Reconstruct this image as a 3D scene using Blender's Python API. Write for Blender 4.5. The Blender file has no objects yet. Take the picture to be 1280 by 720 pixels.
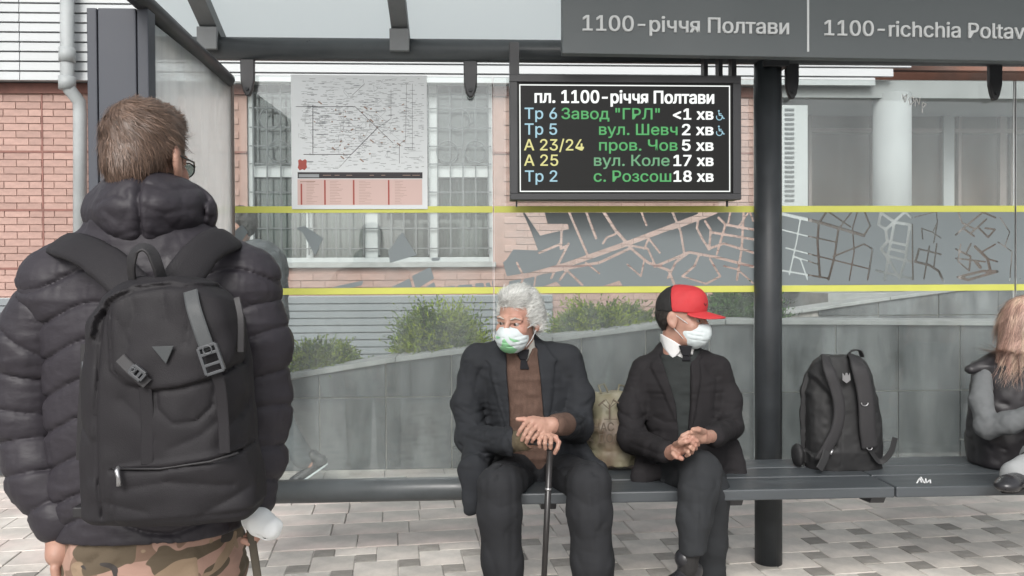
import bpy, math, random
import numpy as np
from mathutils import Matrix, Vector
rnd = random.Random(7)
RAD = math.radians
SC = bpy.context.scene
COL = SC.collection
# ------------------------------------------------------------------ camera
FPX, CH = 1014.0, 1.31                      # focal length in photo pixels, camera height
YAW, PITCH, ROLL = RAD(2.8), RAD(0.68), RAD(0.3)
CAMR = Matrix.Rotation(-YAW, 3, 'Z') @ Matrix.Rotation(RAD(90) - PITCH, 3, 'X') @ Matrix.Rotation(-ROLL, 3, 'Z')
cd = bpy.data.cameras.new('camera'); cam = bpy.data.objects.new('camera', cd); COL.objects.link(cam)
cam.matrix_world = Matrix.Translation((0, 0, CH)) @ CAMR.to_4x4()
cd.sensor_width = 36.0; cd.lens = FPX / 1280 * 36; cd.clip_start = 0.05; cd.clip_end = 600
SC.camera = cam
# ------------------------------------------------------------------ sky and sun (overcast)
w = bpy.data.worlds.new('World'); SC.world = w; w.use_nodes = True
nt = w.node_tree; nt.nodes.clear()
out = nt.nodes.new('ShaderNodeOutputWorld'); bg = nt.nodes.new('ShaderNodeBackground')
sky = nt.nodes.new('ShaderNodeTexSky'); sky.sky_type = 'NISHITA'; sky.sun_disc = False
SUN_EL, SUN_AZ = RAD(38), RAD(192)
sky.sun_elevation = SUN_EL; sky.sun_rotation = SUN_AZ; sky.air_density = 1.0; sky.dust_density = 4.0; sky.ozone_density = 1.0
hs = nt.nodes.new('ShaderNodeHueSaturation'); hs.inputs['Saturation'].default_value = 0.22
nt.links.new(sky.outputs[0], hs.inputs['Color']); nt.links.new(hs.outputs[0], bg.inputs[0])
bg.inputs[1].default_value = 0.135
nt.links.new(bg.outputs[0], out.inputs[0])
sl = bpy.data.lights.new('sun', 'SUN'); sl.energy = 1.3; sl.angle = RAD(25); sl.color = (1.0, 0.97, 0.93)
so = bpy.data.objects.new('sun', sl); COL.objects.link(so)
sd = Vector((math.sin(SUN_AZ) * math.cos(SUN_EL), math.cos(SUN_AZ) * math.cos(SUN_EL), math.sin(SUN_EL)))
so.rotation_euler = sd.to_track_quat('Z', 'Y').to_euler(); so.location = (0, -6, 9)
SC.view_settings.view_transform = 'Standard'; SC.view_settings.look = 'None'
SC.view_settings.exposure = 0.66; SC.view_settings.gamma = 1.0
SC.cycles.use_denoising = True
SC.cycles.transparent_max_bounces = 24; SC.cycles.max_bounces = 8

# ------------------------------------------------------------------ design helper: a photo pixel at a real depth
def J(px, py, Y):
    r = CAMR @ Vector(((px - 640) / FPX, -(py - 360) / FPX, -1.0))
    t = Y / r.y
    return np.array([r.x * t, Y, CH + r.z * t])
def G(px, py, z=0.0):
    r = CAMR @ Vector(((px - 640) / FPX, -(py - 360) / FPX, -1.0))
    t = (z - CH) / r.z
    return np.array([r.x * t, r.y * t, z])
V = lambda *a: np.array(a, float)

# ------------------------------------------------------------------ materials
def lin(c):
    return tuple(((v / 255) / 12.92 if v / 255 <= 0.04045 else ((v / 255 + 0.055) / 1.055) ** 2.4) for v in c)
MATS = {}
KA = 0.83                                   # common factor darkening most colours, so a higher exposure lifts mainly the paving
def mat(name, col, rough=0.6, metal=0.0, noise=0.0, nscale=8.0, bump=0.0, bscale=60.0, spec=0.5, isl=0.0, obj=0.0,
        col2=None, c2scale=5.0, c2pos=(0.45, 0.6), emit=None, estr=0.0, sheen=0.0, stretch=None, bdist=0.002, coat=0.0):
    m = bpy.data.materials.new(name); m.use_nodes = True; MATS[name] = m
    n = m.node_tree; N = n.nodes; L = n.links; p = N['Principled BSDF']
    if name.split('_')[0] not in ('paver', 'slab', 'mortar', 'led'): col = tuple(c * KA for c in col); col2 = tuple(c * KA for c in col2) if col2 is not None else None
    estr *= KA
    p.inputs['Roughness'].default_value = rough; p.inputs['Metallic'].default_value = metal
    p.inputs['Specular IOR Level'].default_value = spec
    if sheen: p.inputs['Sheen Weight'].default_value = sheen
    if coat: p.inputs['Coat Weight'].default_value = coat
    tc = N.new('ShaderNodeTexCoord'); src = tc.outputs['Object']
    if stretch:
        mp = N.new('ShaderNodeMapping'); mp.inputs['Scale'].default_value = stretch
        L.new(src, mp.inputs[0]); src = mp.outputs[0]
    c = N.new('ShaderNodeRGB'); c.outputs[0].default_value = (*col, 1); cur = c.outputs[0]
    if col2 is not None:
        t = N.new('ShaderNodeTexNoise'); t.inputs['Scale'].default_value = c2scale; t.inputs['Detail'].default_value = 3
        L.new(src, t.inputs['Vector'])
        r = N.new('ShaderNodeMapRange'); r.inputs[1].default_value = c2pos[0]; r.inputs[2].default_value = c2pos[1]
        L.new(t.outputs[0], r.inputs[0])
        x = N.new('ShaderNodeMixRGB'); L.new(r.outputs[0], x.inputs[0]); L.new(cur, x.inputs[1]); x.inputs[2].default_value = (*col2, 1)
        cur = x.outputs[0]
    def vary(fac, amt):
        nonlocal cur
        r = N.new('ShaderNodeMapRange'); r.inputs[3].default_value = 1 - amt; r.inputs[4].default_value = 1 + amt
        L.new(fac, r.inputs[0])
        h = N.new('ShaderNodeVectorMath'); h.operation = 'SCALE'
        L.new(cur, h.inputs[0]); L.new(r.outputs[0], h.inputs['Scale']); cur = h.outputs[0]
    if noise:
        t = N.new('ShaderNodeTexNoise'); t.inputs['Scale'].default_value = nscale; t.inputs['Detail'].default_value = 6
        t.inputs['Roughness'].default_value = 0.65
        L.new(src, t.inputs['Vector']); 
        k = N.new('ShaderNodeMapRange'); k.inputs[1].default_value = 0.3; k.inputs[2].default_value = 0.7; L.new(t.outputs[0], k.inputs[0])
        vary(k.outputs[0], noise)
        rr = N.new('ShaderNodeMapRange'); rr.inputs[3].default_value = max(0.02, rough - 0.1); rr.inputs[4].default_value = min(1, rough + 0.1)
        L.new(k.outputs[0], rr.inputs[0]); L.new(rr.outputs[0], p.inputs['Roughness'])
    if isl:
        g = N.new('ShaderNodeNewGeometry'); vary(g.outputs['Random Per Island'], isl)
    if obj:
        g = N.new('ShaderNodeObjectInfo'); vary(g.outputs['Random'], obj)
    L.new(cur, p.inputs['Base Color'])
    if bump:
        t = N.new('ShaderNodeTexNoise'); t.inputs['Scale'].default_value = bscale; t.inputs['Detail'].default_value = 5
        L.new(src, t.inputs['Vector'])
        b = N.new('ShaderNodeBump'); b.inputs['Strength'].default_value = bump; b.inputs['Distance'].default_value = bdist
        L.new(t.outputs[0], b.inputs['Height']); L.new(b.outputs[0], p.inputs['Normal'])
    if emit is not None:
        p.inputs['Emission Color'].default_value = (*emit, 1); p.inputs['Emission Strength'].default_value = estr
    return m

def glassmat(name, refl=0.5, film=0.04, tint=(0.93, 0.96, 0.95), hazecol=(0.7, 0.75, 0.75), rough=0.02, streak=0.5, trans=0.4):  # film: thin diffuse dirt layer that also carries painted-in reflection haze
    m = bpy.data.materials.new(name); m.use_nodes = True; MATS[name] = m
    N = m.node_tree.nodes; L = m.node_tree.links; N.clear()
    o = N.new('ShaderNodeOutputMaterial'); t = N.new('ShaderNodeBsdfTransparent'); t.inputs[0].default_value = (*tint, 1)
    g = N.new('ShaderNodeBsdfGlossy'); g.inputs['Roughness'].default_value = rough; g.inputs[0].default_value = (0.95, 0.98, 1, 1)
    d = N.new('ShaderNodeBsdfDiffuse'); d.inputs[0].default_value = (*hazecol, 1)
    tr = N.new('ShaderNodeBsdfTranslucent'); tr.inputs[0].default_value = (*hazecol, 1)
    dd = N.new('ShaderNodeMixShader'); dd.inputs[0].default_value = trans; L.new(d.outputs[0], dd.inputs[1]); L.new(tr.outputs[0], dd.inputs[2])
    f = N.new('ShaderNodeFresnel'); f.inputs[0].default_value = 1.45
    mm = N.new('ShaderNodeMath'); mm.operation = 'MULTIPLY'; mm.inputs[1].default_value = refl; L.new(f.outputs[0], mm.inputs[0])
    m1 = N.new('ShaderNodeMixShader'); L.new(mm.outputs[0], m1.inputs[0]); L.new(t.outputs[0], m1.inputs[1]); L.new(g.outputs[0], m1.inputs[2])
    tc = N.new('ShaderNodeTexCoord'); no = N.new('ShaderNodeTexNoise'); no.inputs['Scale'].default_value = 3; no.inputs['Detail'].default_value = 6
    mp = N.new('ShaderNodeMapping'); mp.inputs['Scale'].default_value = (2.5, 2.5, 0.5); L.new(tc.outputs['Object'], mp.inputs[0]); L.new(mp.outputs[0], no.inputs['Vector'])
    r = N.new('ShaderNodeMapRange'); r.inputs[1].default_value = 0.35; r.inputs[2].default_value = 0.7
    r.inputs[3].default_value = film * (1 - streak); r.inputs[4].default_value = film * (1 + streak); L.new(no.outputs[0], r.inputs[0])
    m2 = N.new('ShaderNodeMixShader'); L.new(r.outputs[0], m2.inputs[0]); L.new(m1.outputs[0], m2.inputs[1]); L.new(dd.outputs[0], m2.inputs[2])
    L.new(m2.outputs[0], o.inputs[0])
    return m

# ------------------------------------------------------------------ mesh collecting and linking
class MB:
    def __init__(s): s.v = []; s.f = []
    def add(s, vs, fs):
        b = len(s.v); s.v += [tuple(map(float, v)) for v in vs]; s.f += [tuple(b + i for i in f) for f in fs]; return s
    def box(s, lo, hi, M=None):
        x0, y0, z0 = lo; x1, y1, z1 = hi
        vs = [V(x, y, z) for x in (x0, x1) for y in (y0, y1) for z in (z0, z1)]
        if M is not None: vs = [M(v) for v in vs]
        return s.add(vs, [(0, 1, 3, 2), (4, 6, 7, 5), (0, 4, 5, 1), (2, 3, 7, 6), (0, 2, 6, 4), (1, 5, 7, 3)])
    def obox(s, c, ax, ay, az):             # centre and three half-axis vectors
        c, ax, ay, az = map(np.asarray, (c, ax, ay, az))
        vs = [c + i * ax + j * ay + k * az for i in (-1, 1) for j in (-1, 1) for k in (-1, 1)]
        return s.add(vs, [(0, 1, 3, 2), (4, 6, 7, 5), (0, 4, 5, 1), (2, 3, 7, 6), (0, 2, 6, 4), (1, 5, 7, 3)])
    def prism(s, pts, d):                   # polygon (3-D points) extruded by vector d
        n = len(pts); d = np.asarray(d)
        return s.add([np.asarray(p) for p in pts] + [np.asarray(p) + d for p in pts],
                     [tuple(range(n))[::-1], tuple(range(n, 2 * n))] + [(i, (i + 1) % n, n + (i + 1) % n, n + i) for i in range(n)])
    def tube(s, pts, r, n=12, flat=None):   # swept tube; r number or list; flat=(axis vec, factor)
        pts = [np.asarray(p, float) for p in pts]; rs = r if hasattr(r, '__len__') else [r] * len(pts)
        vs = []; fs = []; up = V(0, 0, 1)
        t0 = pts[1] - pts[0]
        if abs(t0[2]) > 0.9 * np.linalg.norm(t0): up = V(0, 1, 0)
        prev = None
        for i, p in enumerate(pts):
            t = pts[min(i + 1, len(pts) - 1)] - pts[max(i - 1, 0)]; t = t / (np.linalg.norm(t) + 1e-9)
            a = np.cross(t, up) if prev is None else prev - t * np.dot(prev, t)
            a /= np.linalg.norm(a) + 1e-9; b = np.cross(t, a); prev = a
            for k in range(n):
                q = math.tau * k / n; o = (a * math.cos(q) + b * math.sin(q)) * rs[i]
                if flat is not None: o = o - np.asarray(flat[0]) * np.dot(o, flat[0]) * (1 - flat[1])
                vs.append(p + o)
        m = len(pts)
        for i in range(m - 1):
            for k in range(n): fs.append((i * n + k, i * n + (k + 1) % n, (i + 1) * n + (k + 1) % n, (i + 1) * n + k))
        fs.append(tuple(range(n))[::-1]); fs.append(tuple((m - 1) * n + k for k in range(n)))
        return s.add(vs, fs)
    def ball(s, c, r, n=10, sc=(1, 1, 1)):
        vs = []; fs = []
        for i in range(n + 1):
            a = math.pi * i / n
            for k in range(n * 2):
                b = math.pi * k / n
                vs.append(np.asarray(c) + r * V(sc[0] * math.sin(a) * math.cos(b), sc[1] * math.sin(a) * math.sin(b), sc[2] * math.cos(a)))
        for i in range(n):
            for k in range(2 * n): fs.append((i * 2 * n + k, (i + 1) * 2 * n + k, (i + 1) * 2 * n + (k + 1) % (2 * n), i * 2 * n + (k + 1) % (2 * n)))
        return s.add(vs, fs)
    def ribbon(s, pts, wv, w):              # flat strip through points, width vector wv (array per point or one)
        n = len(pts); vs = []
        for i, p in enumerate(pts):
            q = wv[i] if isinstance(wv, list) else wv
            ww = w[i] if hasattr(w, '__len__') else w
            vs += [np.asarray(p) - np.asarray(q) * ww, np.asarray(p) + np.asarray(q) * ww]
        return s.add(vs, [(2 * i, 2 * i + 1, 2 * i + 3, 2 * i + 2) for i in range(n - 1)])
    def build(s, name, m, parent=None, smooth=False, bevel=0, label=None, solid=0):
        me = bpy.data.meshes.new(name); me.from_pydata(s.v, [], s.f); me.validate(); me.update()
        if smooth: me.polygons.foreach_set('use_smooth', [True] * len(me.polygons))
        return link(name, me, m, parent, bevel, label, solid, smooth)
def link(name, me, m, parent=None, bevel=0, label=None, solid=0, smooth=False):
    o = bpy.data.objects.new(name, me); COL.objects.link(o)
    if m is not None:
        ms = m if isinstance(m, (list, tuple)) else [m]
        for q in ms: me.materials.append(MATS[q] if isinstance(q, str) else q)
    if parent is not None: attach(o, parent)
    if solid:
        k = o.modifiers.new('thickness', 'SOLIDIFY'); k.thickness = solid; k.offset = 0
    if bevel:
        k = o.modifiers.new('bevel', 'BEVEL'); k.width = bevel; k.segments = 2; k.limit_method = 'ANGLE'
    if label: o['label'] = label
    return o
def world_of(o):
    M = Matrix.Translation(o.location)
    return M if o.parent is None else world_of(o.parent) @ o.matrix_parent_inverse @ M
def attach(o, parent):
    o.parent = parent; o.matrix_parent_inverse = world_of(parent).inverted()
def thing(name, label, cat, loc=(0, 0, 0), group=None):
    o = bpy.data.objects.new(name, None); o.empty_display_size = 0.1; COL.objects.link(o); o.location = tuple(map(float, loc))
    o['label'] = label; o['category'] = cat
    if group: o['group'] = group
    return o
def structure(o): o['kind'] = 'structure'; return o
def twin(o, name, M, parent):               # a copy sharing mesh data
    c = bpy.data.objects.new(name, o.data if hasattr(o, 'data') else o); COL.objects.link(c)
    c.parent = parent; c.matrix_parent_inverse = world_of(parent).inverted(); c.matrix_basis = M
    return c

try:                                        # Blender's own interface font, a plain grotesque; its default font otherwise
    import os
    FONT = bpy.data.fonts.load(os.path.join(bpy.utils.resource_path('LOCAL'), 'datafiles', 'fonts', 'Inter.woff2'))
except Exception: FONT = None
def text_mesh(body, size, bold=0.0, ext=0.0006, shear=0.0):
    c = bpy.data.curves.new('lettering', 'FONT')
    if FONT is not None: c.font = FONT
    c.body = body; c.size = size; c.dimensions = '2D'; c.fill_mode = 'FRONT'; c.resolution_u = 3; c.shear = shear
    o = bpy.data.objects.new('lettering_tmp', c); COL.objects.link(o)
    bpy.context.view_layer.update()
    me = bpy.data.meshes.new_from_object(o.evaluated_get(bpy.context.evaluated_depsgraph_get()))
    bpy.data.objects.remove(o); bpy.data.curves.remove(c)
    return me
_ch = []
def cap_height():
    if not _ch:
        me = text_mesh('1', 1.0); _ch.append(max(v_.co.y for v_ in me.vertices)); bpy.data.meshes.remove(me)
    return _ch[0]
_gl = {}
def glyph(ch):                              # vertices, faces, island number per vertex of one character
    if ch not in _gl:
        me = text_mesh(ch, 1.0); n = len(me.vertices); co = np.empty(n * 3, np.float32); me.vertices.foreach_get('co', co); fs = [tuple(p.vertices) for p in me.polygons]
        par = list(range(n))
        def root(i):
            while par[i] != i: par[i] = par[par[i]]; i = par[i]
            return i
        for f in fs:
            for v_ in f[1:]: par[root(v_)] = root(f[0])
        rs = {}; isl = np.array([rs.setdefault(root(i), len(rs)) for i in range(n)]); bpy.data.meshes.remove(me); _gl[ch] = (co.reshape(-1, 3), fs, isl)
    return _gl[ch]
_ext = {}
def extent(sx_):
    if sx_ not in _ext:
        me = text_mesh(sx_, 1.0); _ext[sx_] = (min(v_.co.x for v_ in me.vertices), max(v_.co.x for v_ in me.vertices)); bpy.data.meshes.remove(me)
    return _ext[sx_]
def text_at(body, m, parent, left, right, base, cap, bold=0.0, name='letter', slope=0.0, out=0.0012):
    """text fitted in the XZ plane facing -Y, one object per letter: from left point to right x, cap height cap (metres); bold widens the strokes"""
    x0, x1 = extent(body); bd = bold * cap; kx = (right - left[0] - 2 * bd) / (x1 - x0); kz = (cap - bd) / cap_height()
    offs = [(0, 0)] if bold == 0 else [(-bd, -bd * .5), (bd, -bd * .5), (-bd, bd * .5), (bd, bd * .5), (0, 0)]
    for i, ch in enumerate(body):
        if ch == ' ': continue
        co, fs, isl = glyph(ch); xr = extent(body[:i + 1])[1]; dx_ = xr - co[:, 0].max() - x0
        X = left[0] + bd + (co[:, 0] + dx_) * kx; Z = base + bd * .5 + co[:, 1] * kz + slope * (X - left[0]); mb = MB()
        for k, (ox, oz) in enumerate(offs):    # every triangle a hair in front of the last, so overlapping contours never share a plane
            for j, f in enumerate(fs): mb.add([(X[q] + ox, left[1] - out - k * 0.0011 - j * 0.00001, Z[q] + oz) for q in f], [tuple(range(len(f)))])
        mb.build(name, m, parent)
# ------------------------------------------------------------------ implicit surfaces (numpy distance fields -> mesh)
def _interp(xs, lo, hi, cells):
    """smooth-interpolation matrix from cells+1 lattice values to positions xs"""
    t = np.clip((xs - lo) / (hi - lo), 0, 1) * cells; i = np.minimum(t.astype(int), cells - 1); f = t - i; f = f * f * (3 - 2 * f)
    A = np.zeros((len(xs), cells + 1), np.float32); A[np.arange(len(xs)), i] = 1 - f; A[np.arange(len(xs)), i + 1] = f
    return A
class Field:
    def __init__(s, lo, hi, h):
        s.lo = np.array(lo, float); s.hi = np.array(hi, float); s.h = h
        s.ax = [np.arange(s.lo[i], s.hi[i] + h, h).astype(np.float32) for i in range(3)]
        s.D = np.full([len(a) for a in s.ax], 0.5, np.float32)
    def sub(s, lo, hi):
        sl = []
        for i in range(3):
            a = max(0, int((lo[i] - s.lo[i]) / s.h) - 1); b = min(len(s.ax[i]), int((hi[i] - s.lo[i]) / s.h) + 3)
            if b <= a: return None
            sl.append(slice(a, b))
        X = s.ax[0][sl[0]][:, None, None]; Y = s.ax[1][sl[1]][None, :, None]; Z = s.ax[2][sl[2]][None, None, :]
        return tuple(sl), X, Y, Z
    def _op(s, sl, d, k, sign=1):
        A = s.D[sl]
        if sign > 0:
            if k > 0:
                hh = np.clip(0.5 + 0.5 * (A - d) / k, 0, 1); s.D[sl] = A * (1 - hh) + d * hh - k * hh * (1 - hh)
            else: s.D[sl] = np.minimum(A, d)
        else:
            d = -d
            if k > 0:
                hh = np.clip(0.5 - 0.5 * (A - d) / k, 0, 1); s.D[sl] = A * (1 - hh) + d * hh + k * hh * (1 - hh)
            else: s.D[sl] = np.maximum(A, d)
    def cap(s, a, b, ra, rb=None, k=0.02, flat=None, sign=1):
        rb = ra if rb is None else rb; a = np.asarray(a, float); b = np.asarray(b, float); m = max(ra, rb) + k + 0.02
        if flat is not None: m = m * max(1, flat[1])
        q = s.sub(np.minimum(a, b) - m, np.maximum(a, b) + m)
        if q is None: return s
        sl, X, Y, Z = q; ab = b - a; L2 = float(ab @ ab) + 1e-9
        px, py, pz = X - a[0], Y - a[1], Z - a[2]
        t = np.clip((px * ab[0] + py * ab[1] + pz * ab[2]) / L2, 0, 1)
        dx, dy, dz = px - t * ab[0], py - t * ab[1], pz - t * ab[2]
        if flat is not None:
            n = np.asarray(flat[0], float); n = n / np.linalg.norm(n); c = (dx * n[0] + dy * n[1] + dz * n[2]) * (1 / flat[1] - 1)
            dx = dx + n[0] * c; dy = dy + n[1] * c; dz = dz + n[2] * c
            d = (np.sqrt(dx * dx + dy * dy + dz * dz) - (ra + (rb - ra) * t)) * min(1, flat[1])
        else: d = np.sqrt(dx * dx + dy * dy + dz * dz) - (ra + (rb - ra) * t)
        s._op(sl, d, k, sign); return s
    def chain(s, pts, rs, k=0.02, flat=None, sign=1):
        for i in range(len(pts) - 1): s.cap(pts[i], pts[i + 1], rs[i], rs[i + 1], k, flat, sign)
        return s
    def ell(s, c, r, k=0.02, R=None, sign=1):
        c = np.asarray(c, float); r = np.asarray(r, float); m = (r.max() if R is not None else r) + k + 0.02
        q = s.sub(c - m, c + m)
        if q is None: return s
        sl, X, Y, Z = q; px, py, pz = X - c[0], Y - c[1], Z - c[2]
        if R is not None:
            R = np.asarray(R); px, py, pz = (R[0][i] * px + R[1][i] * py + R[2][i] * pz for i in range(3))
        k0 = np.sqrt((px / r[0]) ** 2 + (py / r[1]) ** 2 + (pz / r[2]) ** 2)
        k1 = np.sqrt((px / r[0] ** 2) ** 2 + (py / r[1] ** 2) ** 2 + (pz / r[2] ** 2) ** 2) + 1e-6
        s._op(sl, k0 * (k0 - 1) / k1, k, sign); return s
    def loft(s, rings, k=0.02, e=2.4, sign=1):
        """rings: (cx, cy, z, rx, ry), z descending or ascending"""
        rings = sorted(rings, key=lambda r: r[2]); zz = [r[2] for r in rings]
        m = max(max(r[3], r[4]) for r in rings) + k + 0.03
        cx = [r[0] for r in rings]; cy = [r[1] for r in rings]
        q = s.sub((min(cx) - m, min(cy) - m, zz[0] - k - 0.05), (max(cx) + m, max(cy) + m, zz[-1] + k + 0.05))
        if q is None: return s
        sl, X, Y, Z = q; zf = Z.ravel()
        f = [np.interp(zf, zz, [r[i] for r in rings])[None, None, :] for i in (0, 1, 3, 4)]
        u = np.abs((X - f[0]) / f[2]); v = np.abs((Y - f[1]) / f[3])
        d = ((u ** e + v ** e) ** (1 / e) - 1) * np.minimum(f[2], f[3])
        dz = np.maximum(zz[0] - Z, Z - zz[-1])
        d = np.where(dz > -0.02, np.maximum(d, 0) * (d > 0) + np.minimum(np.maximum(d, dz), 0) + np.where(dz > 0, np.sqrt(np.maximum(d, 0) ** 2 + dz ** 2) - np.maximum(d, 0), 0), d)
        s._op(sl, d.astype(np.float32), k, sign); return s
    def rbox(s, c, half, r, k=0.01, R=None, sign=1):
        c = np.asarray(c, float); half = np.asarray(half, float); m = np.linalg.norm(half) + k + 0.02 if R is not None else half + k + 0.02
        q = s.sub(c - m, c + m)
        if q is None: return s
        sl, X, Y, Z = q; p = [X - c[0], Y - c[1], Z - c[2]]
        if R is not None:
            R = np.asarray(R); p = [R[0][i] * p[0] + R[1][i] * p[1] + R[2][i] * p[2] for i in range(3)]
        w_ = [np.abs(p[i]) - (half[i] - r) for i in range(3)]
        d = np.sqrt(np.maximum(w_[0], 0) ** 2 + np.maximum(w_[1], 0) ** 2 + np.maximum(w_[2], 0) ** 2) + np.minimum(np.maximum(np.maximum(w_[0], w_[1]), w_[2]), 0) - r
        s._op(sl, d, k, sign); return s
    def line(s, pts, wd, depth, sharp=False):
        """groove (depth>0) or ridge (<0) along a 3-D polyline"""
        pts = [np.asarray(p, float) for p in pts]; m = wd * 2.6
        P = np.array(pts); q = s.sub(P.min(0) - m, P.max(0) + m)
        if q is None: return s
        sl, X, Y, Z = q; best = None
        for a, b in zip(pts[:-1], pts[1:]):
            ab = b - a; L2 = float(ab @ ab) + 1e-9; px, py, pz = X - a[0], Y - a[1], Z - a[2]
            t = np.clip((px * ab[0] + py * ab[1] + pz * ab[2]) / L2, 0, 1)
            d2 = (px - t * ab[0]) ** 2 + (py - t * ab[1]) ** 2 + (pz - t * ab[2]) ** 2
            best = d2 if best is None else np.minimum(best, d2)
        s.D[sl] += depth * np.exp(-best / (wd * wd)); return s
    def seam(s, pts, wd, depth, yr):
        """stitched groove following a line of the XZ plane, on whatever surface lies in yr"""
        P = np.array([(p[0], p[-1]) for p in pts]); m = wd * 2.6; q = s.sub((P[:, 0].min() - m, yr[0], P[:, 1].min() - m), (P[:, 0].max() + m, yr[1], P[:, 1].max() + m))
        if q is None: return s
        sl, X, Y, Z = q; X = X[:, 0, :]; Z = Z[0, :, :]; best = None
        for a, b in zip(P[:-1], P[1:]):
            e = b - a; L2 = float(e @ e) + 1e-9; t = np.clip(((X - a[0]) * e[0] + (Z - a[1]) * e[1]) / L2, 0, 1)
            d2 = (X - a[0] - t * e[0]) ** 2 + (Z - a[1] - t * e[1]) ** 2; best = d2 if best is None else np.minimum(best, d2)
        s.D[sl] += (depth * np.exp(-np.sqrt(best) / wd))[:, None, :].astype(np.float32); return s
    def poly(s, pts, amt, yr, soft=0.004):
        """raise (amt>0) the surface inside a polygon of the XZ plane, for y in yr"""
        P = np.array([(p[0], p[-1]) for p in pts]); q = s.sub((P[:, 0].min() - soft * 3, yr[0], P[:, 1].min() - soft * 3), (P[:, 0].max() + soft * 3, yr[1], P[:, 1].max() + soft * 3))
        if q is None: return s
        sl, X, Y, Z = q; d = polydist(X[:, 0, :], Z[0, :, :], P)
        s.D[sl] -= (amt * np.clip(0.5 - d / (2 * soft), 0, 1))[:, None, :].astype(np.float32); return s
    def carve(s, pts, y0, y1, k=0.004):
        """remove everything inside a polygon of the XZ plane, between y0 and y1"""
        P = np.array([(p[0], p[-1]) for p in pts]); q = s.sub((P[:, 0].min() - 0.02, y0 - 0.02, P[:, 1].min() - 0.02), (P[:, 0].max() + 0.02, y1 + 0.02, P[:, 1].max() + 0.02))
        if q is None: return s
        sl, X, Y, Z = q; d = polydist(X[:, 0, :], Z[0, :, :], P)[:, None, :]
        s._op(sl, np.maximum(d, np.maximum(y0 - Y, Y - y1)).astype(np.float32), k, -1); return s
    def noise(s, amp, scale, seed=0, ridged=False, box=None):
        sc = np.array(scale if hasattr(scale, '__len__') else (scale,) * 3, float)
        rs = np.random.RandomState(seed); cells = [max(1, int(math.ceil((s.ax[i][-1] - s.ax[i][0]) / sc[i]))) for i in range(3)]
        R = rs.uniform(-1, 1, [c + 1 for c in cells]).astype(np.float32)
        for i in range(3):
            A = _interp(s.ax[i], s.ax[i][0], s.ax[i][0] + cells[i] * sc[i], cells[i]); R = np.moveaxis(np.tensordot(A, R, (1, i)), 0, i)
        if ridged: R = 1 - 2 * np.abs(R)
        if box is not None:
            lo, hi, f = box; X, Y, Z = s.ax[0][:, None, None], s.ax[1][None, :, None], s.ax[2][None, None, :]
            m = np.maximum(np.maximum(np.maximum(lo[0] - X, X - hi[0]), np.maximum(lo[1] - Y, Y - hi[1])), np.maximum(lo[2] - Z, Z - hi[2]))
            R = R * np.clip(-m / f, 0, 1)
        s.D += amp * R; return s
    def cut(s, fn):
        X, Y, Z = s.ax[0][:, None, None], s.ax[1][None, :, None], s.ax[2][None, None, :]
        s.D = np.maximum(s.D, fn(X, Y, Z)).astype(np.float32); return s
    def add(s, fn):
        X, Y, Z = s.ax[0][:, None, None], s.ax[1][None, :, None], s.ax[2][None, None, :]
        s.D = (s.D + fn(X, Y, Z)).astype(np.float32); return s
    def arrays(s):
        D = s.D.copy()
        for i in range(3):
            e = [slice(None)] * 3
            e[i] = 0; D[tuple(e)] = np.maximum(D[tuple(e)], 0.01); e[i] = -1; D[tuple(e)] = np.maximum(D[tuple(e)], 0.01)
        I = D < 0; n = D.shape
        C = np.zeros([a - 1 for a in n], np.int8)
        for dx in (0, 1):
            for dy in (0, 1):
                for dz in (0, 1): C += I[dx:n[0] - 1 + dx, dy:n[1] - 1 + dy, dz:n[2] - 1 + dz]
        act = (C > 0) & (C < 8); idx = np.argwhere(act); num = len(idx)
        if num == 0: return np.zeros((0, 3)), np.zeros((0, 4), int)
        ID = np.full(act.shape, -1, np.int32); ID[act] = np.arange(num)
        cor = np.array([(a, b, c) for a in (0, 1) for b in (0, 1) for c in (0, 1)])
        val = np.stack([D[idx[:, 0] + a, idx[:, 1] + b, idx[:, 2] + c] for a, b, c in cor], 1)
        acc = np.zeros((num, 3)); cnt = np.zeros(num)
        for i in range(8):
            for j in range(i + 1, 8):
                if np.abs(cor[i] - cor[j]).sum() != 1: continue
                m = (val[:, i] < 0) != (val[:, j] < 0); t = val[m, i] / (val[m, i] - val[m, j])
                acc[m] += cor[i] + t[:, None] * (cor[j] - cor[i]); cnt[m] += 1
        P = (idx + acc / cnt[:, None]) * s.h + np.array([a[0] for a in s.ax])
        F = []
        for a in range(3):
            b, c = (a + 1) % 3, (a + 2) % 3
            s0 = [slice(None)] * 3; s1 = [slice(None)] * 3
            s0[a] = slice(0, n[a] - 1); s1[a] = slice(1, n[a])
            for q in (b, c): s0[q] = slice(1, n[q] - 1); s1[q] = slice(1, n[q] - 1)
            A0 = I[tuple(s0)]; A1 = I[tuple(s1)]; e = np.argwhere(A0 != A1)
            if len(e) == 0: continue
            st = A0[tuple(e.T)]
            base = e.copy(); base[:, b] += 1; base[:, c] += 1
            def g(db, dc):
                t = base.copy(); t[:, b] += db; t[:, c] += dc; return ID[tuple(t.T)]
            Q = np.stack([g(-1, -1), g(0, -1), g(0, 0), g(-1, 0)], 1)
            Q[~st] = Q[~st][:, ::-1]; F.append(Q)
        F = np.concatenate(F); F = F[(F >= 0).all(1)]
        return P, F
    def build(s, name, m, parent=None, label=None, xf=None, smooth=1, extra=None):
        P, F = s.arrays()
        if smooth: P = relax(P, F, smooth)
        if xf is not None: P = xf(P)
        return from_arrays(name, P, F, m, parent, label, extra)
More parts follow.
